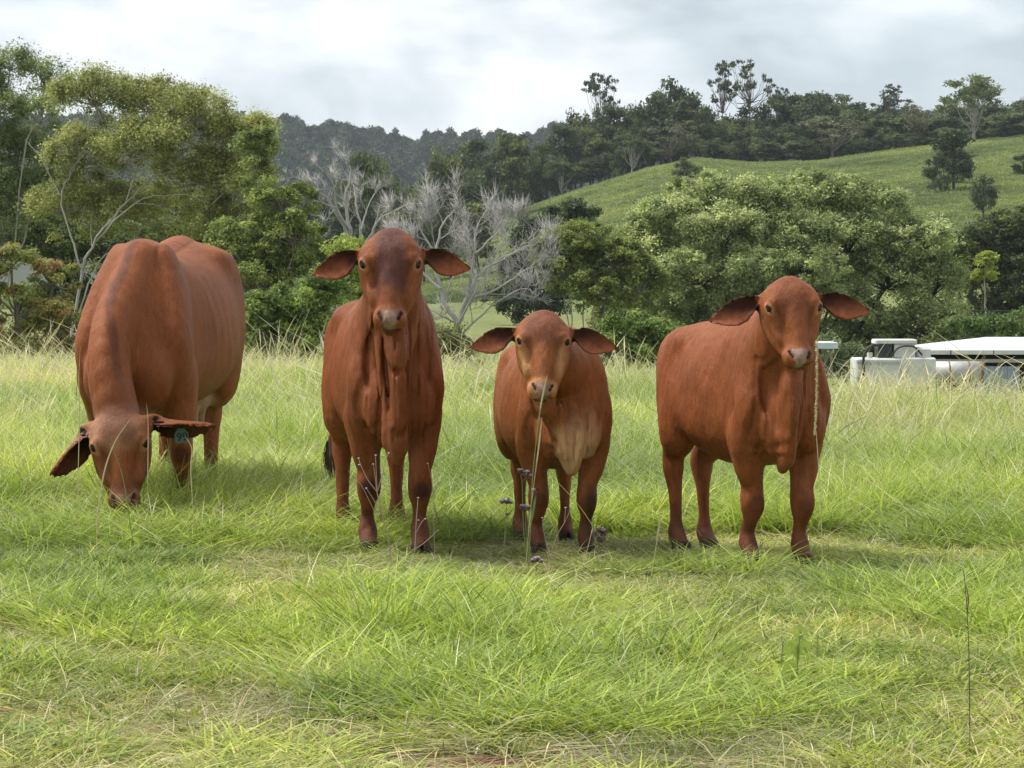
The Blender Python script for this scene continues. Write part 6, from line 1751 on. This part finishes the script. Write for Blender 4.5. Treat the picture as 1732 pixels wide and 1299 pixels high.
def weeds():
    g = "purple-headed weeds before the small calf"
    r, O, d = weed("flowering_weed", 893, 962)
    stem_mesh(r, O, [([(893, 960), (886, 900), (884, 850), (883, 816), (880, 803)], d, .0022, .0014), ([(883, 816), (890, 806), (894, 803)], d, .0012, .001), ([(893, 960), (890, 905), (889, 866)], d, .002, .0013), ([(896, 960), (893, 900), (897, 860), (902, 834)], d + .01, .0018, .0012)], W_STEM)
    for k, (x, y, rr) in enumerate(((880, 797, .010), (889, 801, .012), (897, 806, .009), (884, 858, .010), (893, 860, .012), (902, 831, .010))): head_mesh(r, O, x, y, d, rr, 600 + 3 * k, W_BROWN, W_PALE)
    blade_leaf(r, O, [(893, 895), (900, 872), (907, 836)], d, .012, W_STEM)
    tag(r, "tallest purple-headed weed, in front of the small calf's legs", "weed", g)
    r, O, d = weed("flowering_weed", 852, 968)
    stem_mesh(r, O, [([(852, 966), (853, 920), (855, 885), (857, 853)], d, .0018, .0012), ([(853, 920), (857, 890), (858, 872)], d, .0012, .001)], W_STEM)
    for k, (x, y, rr) in enumerate(((850, 849, .009), (857, 848, .011), (863, 850, .008), (858, 870, .006))): head_mesh(r, O, x, y, d, rr, 630 + 3 * k, W_BROWN, W_PALE)
    tag(r, "slender purple-headed weed left of the small calf's legs", "weed", g)
    r, O, d = weed("flowering_weed", 1012, 972)
    stem_mesh(r, O, [([(1012, 970), (1011, 940), (1014, 915)], d, .0018, .0012), ([(1011, 935), (1006, 915), (1007, 905)], d, .0012, .001), ([(1012, 935), (1020, 920), (1020, 905)], d, .0012, .001)], W_STEM)
    for k, (x, y, rr) in enumerate(((1006, 903, .010), (1014, 912, .009), (1015, 897, .010), (1022, 902, .011), (1019, 913, .009))): head_mesh(r, O, x, y, d, rr, 650 + 3 * k, W_BROWN, W_PURPLE, flat=.9)
    tag(r, "brownish clustered weed head right of the small calf's grey foreleg", "weed", g)
    r, O, d = weed("flowering_weed", 906, 982)
    stem_mesh(r, O, [([(906, 980), (907, 965), (907, 953)], d, .0018, .0014)], W_STEM)
    for k, (x, y, rr) in enumerate(((902, 949, .008), (908, 947, .011), (914, 950, .008))): head_mesh(r, O, x, y, d, rr, 680 + 3 * k, W_BROWN, W_PALE)
    tag(r, "lowest purple weed head, down in the turf before the small calf", "weed", g)
    # seed stalk crossing the small calf's face
    r, O, d = weed("seed_stalk", 893, 985)
    stem_mesh(r, O, [([(893, 983), (897, 900), (900, 820), (907, 745), (913, 690)], d, .0018, .0013)], W_STEM)
    blade_leaf(r, O, [(908, 735), (914, 690), (921, 655), (926, 633)], d, .006, W_STRAW, "seed_head")
    tag(r, "green seed stalk rising across the small calf's muzzle", "grass stalk")
    r, O, d = weed("seed_stalk", 888, 978)
    stem_mesh(r, O, [([(888, 976), (896, 880), (908, 780)], d, .0014, .001)], W_STRAW); blade_leaf(r, O, [(905, 805), (912, 750), (917, 704)], d, .006, W_STRAW, "seed_head")
    tag(r, "thin pale seed stalk under the small calf's chin", "grass stalk")
    r, O, d = weed("seed_stalk", 968, 980)
    stem_mesh(r, O, [([(968, 978), (985, 960), (1000, 905), (1003, 890)], d, .0014, .001), ([(1003, 890), (975, 850), (940, 813)], d, .0013, .001)], W_STRAW)
    tag(r, "bent straw leaning across the small calf's grey foreleg", "grass stalk")
    # dry forked stems before the tall calf
    r, O, d = weed("dry_weed", 662, 965)
    stem_mesh(r, O, [([(662, 962), (656, 910), (648, 880), (640, 845), (637, 832)], d, .0026, .002), ([(637, 832), (622, 812), (611, 790), (606, 775)], d, .002, .0016), ([(637, 832), (634, 805), (631, 785)], d, .0016, .0013), ([(638, 832), (636, 800), (635, 770)], d, .0018, .0014), ([(638, 832), (646, 805), (651, 782), (657, 766)], d, .002, .0016),
                     ([(648, 880), (634, 850), (619, 826)], d, .0016, .0013), ([(634, 868), (610, 820), (589, 797)], d, .0014, .001)], W_TWIG)
    for k, (x, y) in enumerate(((606, 775), (631, 785), (635, 770), (657, 766), (619, 826), (607, 786))): head_mesh(r, O, x, y, d, .0042, 700 + k, W_PALE, None, "dry_tip")
    tag(r, "pinkish dry forked weed in front of the tall calf's left foreleg", "weed", "dry forked weeds")
    r, O, d = weed("dry_weed", 700, 968)
    stem_mesh(r, O, [([(700, 966), (702, 920), (704, 880), (707, 842)], d, .002, .0014), ([(702, 905), (712, 885), (719, 878)], d, .0014, .0011), ([(702, 930), (722, 915), (742, 896)], d, .0015, .001)], W_TWIG)
    for k, (x, y) in enumerate(((707, 842), (719, 878), (707, 880))): head_mesh(r, O, x, y, d, .004, 720 + k, W_PALE, None, "dry_tip")
    tag(r, "pinkish dry forked weed before the tall calf's right foreleg", "weed", "dry forked weeds")
    r, O, d = weed("dry_weed", 735, 958)
    stem_mesh(r, O, [([(735, 956), (733, 860), (731, 820), (725, 790), (723, 784)], d, .0015, .001)], W_TWIG); head_mesh(r, O, 723, 784, d, .004, 730, W_PALE, None, "dry_tip")
    tag(r, "single dry stem beside the tall calf's right knee", "weed", "dry forked weeds")
    r, O, d = weed("dry_weed", 925, 975)
    stem_mesh(r, O, [([(925, 973), (935, 930), (943, 905), (955, 885)], d, .0015, .0012), ([(943, 905), (930, 880), (926, 862)], d, .0013, .001), ([(955, 885), (957, 860)], d, .0012, .001), ([(955, 885), (962, 870), (966, 858)], d, .0012, .001), ([(930, 950), (920, 900), (917, 876)], d, .0013, .001)], W_TWIG)
    for k, (x, y) in enumerate(((926, 862), (957, 859), (966, 858), (917, 876))): head_mesh(r, O, x, y, d, .004, 740 + k, W_PALE, None, "dry_tip")
    tag(r, "pinkish dry forked weed between the small calf's forelegs", "weed", "dry forked weeds")
    # long fuzzy seed head beside the right-hand calf's face
    r, O, d = weed("seed_stalk", 1396, 1010)
    stem_mesh(r, O, [([(1394, 1008), (1391, 900), (1386, 800), (1381, 730)], d, .0016, .0013)], W_STRAW)
    rnd = frand(760); ys = np.linspace(735, 578, 46); xs = 1379 + 3.0 * np.sin(np.linspace(0, 2.4, 46)); cs = np.array([px(x, y, d) - O for x, y in zip(xs, ys)])
    V, Q, K = leaf_cloud(rnd, cs, np.full((46, 3), .0042), 12, .009, [G_(1, 1, 1)], .3, .3); link("seed_head", mesh_np("seed_head", V, Q, False), W_STRAW, r)
    tag(r, "long fuzzy straw-coloured seed stalk beside the right-hand calf's face", "grass stalk")
    r, O, d = weed("seed_stalk", 1103, 990)
    stem_mesh(r, O, [([(1100, 988), (1108, 940), (1117, 880)], d, .0018, .0012)], W_STRAW); blade_leaf(r, O, [(1111, 920), (1115, 895), (1118, 878)], d, .008, W_STRAW, "seed_head"); head_mesh(r, O, 1094, 972, d, .009, 770, W_BROWN, None)
    tag(r, "short leaning straw between the small and right-hand calves", "grass stalk")
    r, O, d = weed("dry_weed", 1644, 1297)
    stem_mesh(r, O, [([(1644, 1295), (1643, 1180), (1640, 1070), (1634, 985), (1631, 965)], d, .0013, .0008)], W_DARK)
    blade_leaf(r, O, [(1638, 1040), (1640, 1015), (1636, 990)], d, .003, W_BROWN, "seed_head")
    tag(r, "tall dark thin stem near the right edge of the foreground", "weed")
    # broad-leaved seedling
    r, O, d = weed("leafy_weed", 1352, 1172)
    stem_mesh(r, O, [([(1352, 1170), (1350, 1140), (1352, 1100), (1356, 1070)], d, .0028, .0014)], W_STEM)
    for pts, w in (([(1352, 1108), (1340, 1102), (1332, 1112)], .044), ([(1352, 1105), (1362, 1095), (1370, 1103)], .038), ([(1355, 1082), (1352, 1068), (1366, 1072)], .032), ([(1350, 1140), (1334, 1130), (1322, 1138)], .034), ([(1350, 1148), (1336, 1152), (1326, 1162)], .032), ([(1352, 1120), (1346, 1092), (1336, 1086)], .02), ([(1351, 1150), (1366, 1140), (1374, 1150)], .02)): blade_leaf(r, O, pts, d, w, W_LEAF)
    tag(r, "yellow-green broad-leaved seedling in the right foreground turf", "weed")
    r, O, d = weed("leafy_weed", 1352, 1010)
    stem_mesh(r, O, [([(1352, 1008), (1349, 985), (1346, 962)], d, .002, .0012)], W_STEM)
    for pts in ([(1349, 985), (1360, 978), (1368, 982)], [(1348, 975), (1338, 968), (1330, 972)], [(1347, 968), (1356, 960), (1362, 962)], [(1350, 998), (1340, 992), (1332, 1000)]): blade_leaf(r, O, pts, d, .012, W_STEM)
    tag(r, "small green leafy weed by the right-hand calf's front hoof", "weed")
    # grass stems across the cow
    for bx, by, pts, w, mat, lab in ((163, 955, [(163, 953), (163, 880), (175, 800), (195, 745), (222, 707)], .006, W_STRAW, "arching bleached grass blade across the cow's face"), (133, 948, [(133, 946), (131, 820), (134, 700), (133, 640), (136, 585)], .0035, W_STRAW, "upright seed stalk left of the grazing cow's neck"), (250, 950, [(250, 948), (249, 820), (250, 720), (247, 680)], .0035, W_STRAW, "upright seed stalk right of the cow's neck"), (228, 952, [(228, 950), (218, 880), (205, 800), (180, 740)], .004, W_STEM, "green blade crossing the cow's muzzle"), (330, 930, [(330, 928), (322, 800), (324, 760), (312, 738)], .005, W_STRAW, "bent straw beside the cow's ear tag")):
        r, O, d = weed("grass_stalk", bx, by); blade_leaf(r, O, pts, d, w, mat, "blade"); tag(r, lab, "grass stalk")
    # bright tussocks standing out of the turf
    for i, (bx, by, h, n, w, lab) in enumerate(((635, 1090, .28, 190, .12, "bright green upright tussock in the turf below the tall calf"), (870, 1150, .20, 150, .16, "green tussock in the centre foreground"), (590, 1190, .14, 90, .10, "dark broad-bladed tussock left of the centre foreground"), (1210, 1140, .14, 420, .30, "dark green tussock with straw caught in it, right foreground"), (1500, 1290, .12, 80, .10, "tussock at the bottom edge on the right"), (330, 1000, .18, 60, .10, "thin tussock in front of the grazing cow"))):
        r, O, d = weed("grass_tussock", bx, by); rnd = frand(800 + i)
        V, Q, K = blades(rnd, n, (h * .45, h), w, .0062, .5, LIME + (OLIVE if i in (2, 3) else []), 4, .72, curl=.3); me = mesh_np("blades", V, Q); set_color(me, "tint", np.clip(K * (.7 if i in (2, 3) else 1), 0, 1)); o = link("blades", me, MAT_TUSSOCK, r); o["kind"] = "stuff"; tag(r, lab, "tussock")
    # straw litter
    for i, (bx, by, pts, lab) in enumerate(((1190, 1160, [(1150, 1135), (1185, 1150), (1215, 1108), (1235, 1130), (1260, 1150)], "kinked bleached straw lying by the dark tussock"), (1300, 1160, [(1240, 1120), (1280, 1140), (1320, 1165)], "straight bleached straw lying right of the dark tussock"), (1120, 1030, [(1115, 995), (1135, 1020), (1160, 1035), (1200, 1030)], "crooked straw stem lying in front of the right-hand calf"), (1530, 1080, [(1500, 1150), (1530, 1075), (1550, 1040)], "pale leaning straw in the right foreground"))):
        r, O, d = weed("straw", bx, by); blade_leaf(r, O, pts, d, .007, W_STRAW, "stem"); tag(r, lab, "straw")
    for i, (x, y) in enumerate(((1068, 1094), (1070, 1118), (856, 1014), (203, 1221), (210, 1217), (272, 1288), (706, 1184), (614, 1267), (1636, 1182), (820, 1040))):
        r, O, d = weed("white_flower", x, y + 14)
        stem_mesh(r, O, [([(x, y + 13), (x, y)], d, .001, .0008)], W_STEM); head_mesh(r, O, x, y, d, .0055, 900 + i, W_WHITE, None, "petals", .4)
        tag(r, "tiny white flower low in the foreground turf", "flower", "tiny white flowers in the turf")
MAT_TUSSOCK = leaf_material("tussock_blades", inst=False, trans=.38)
weeds()
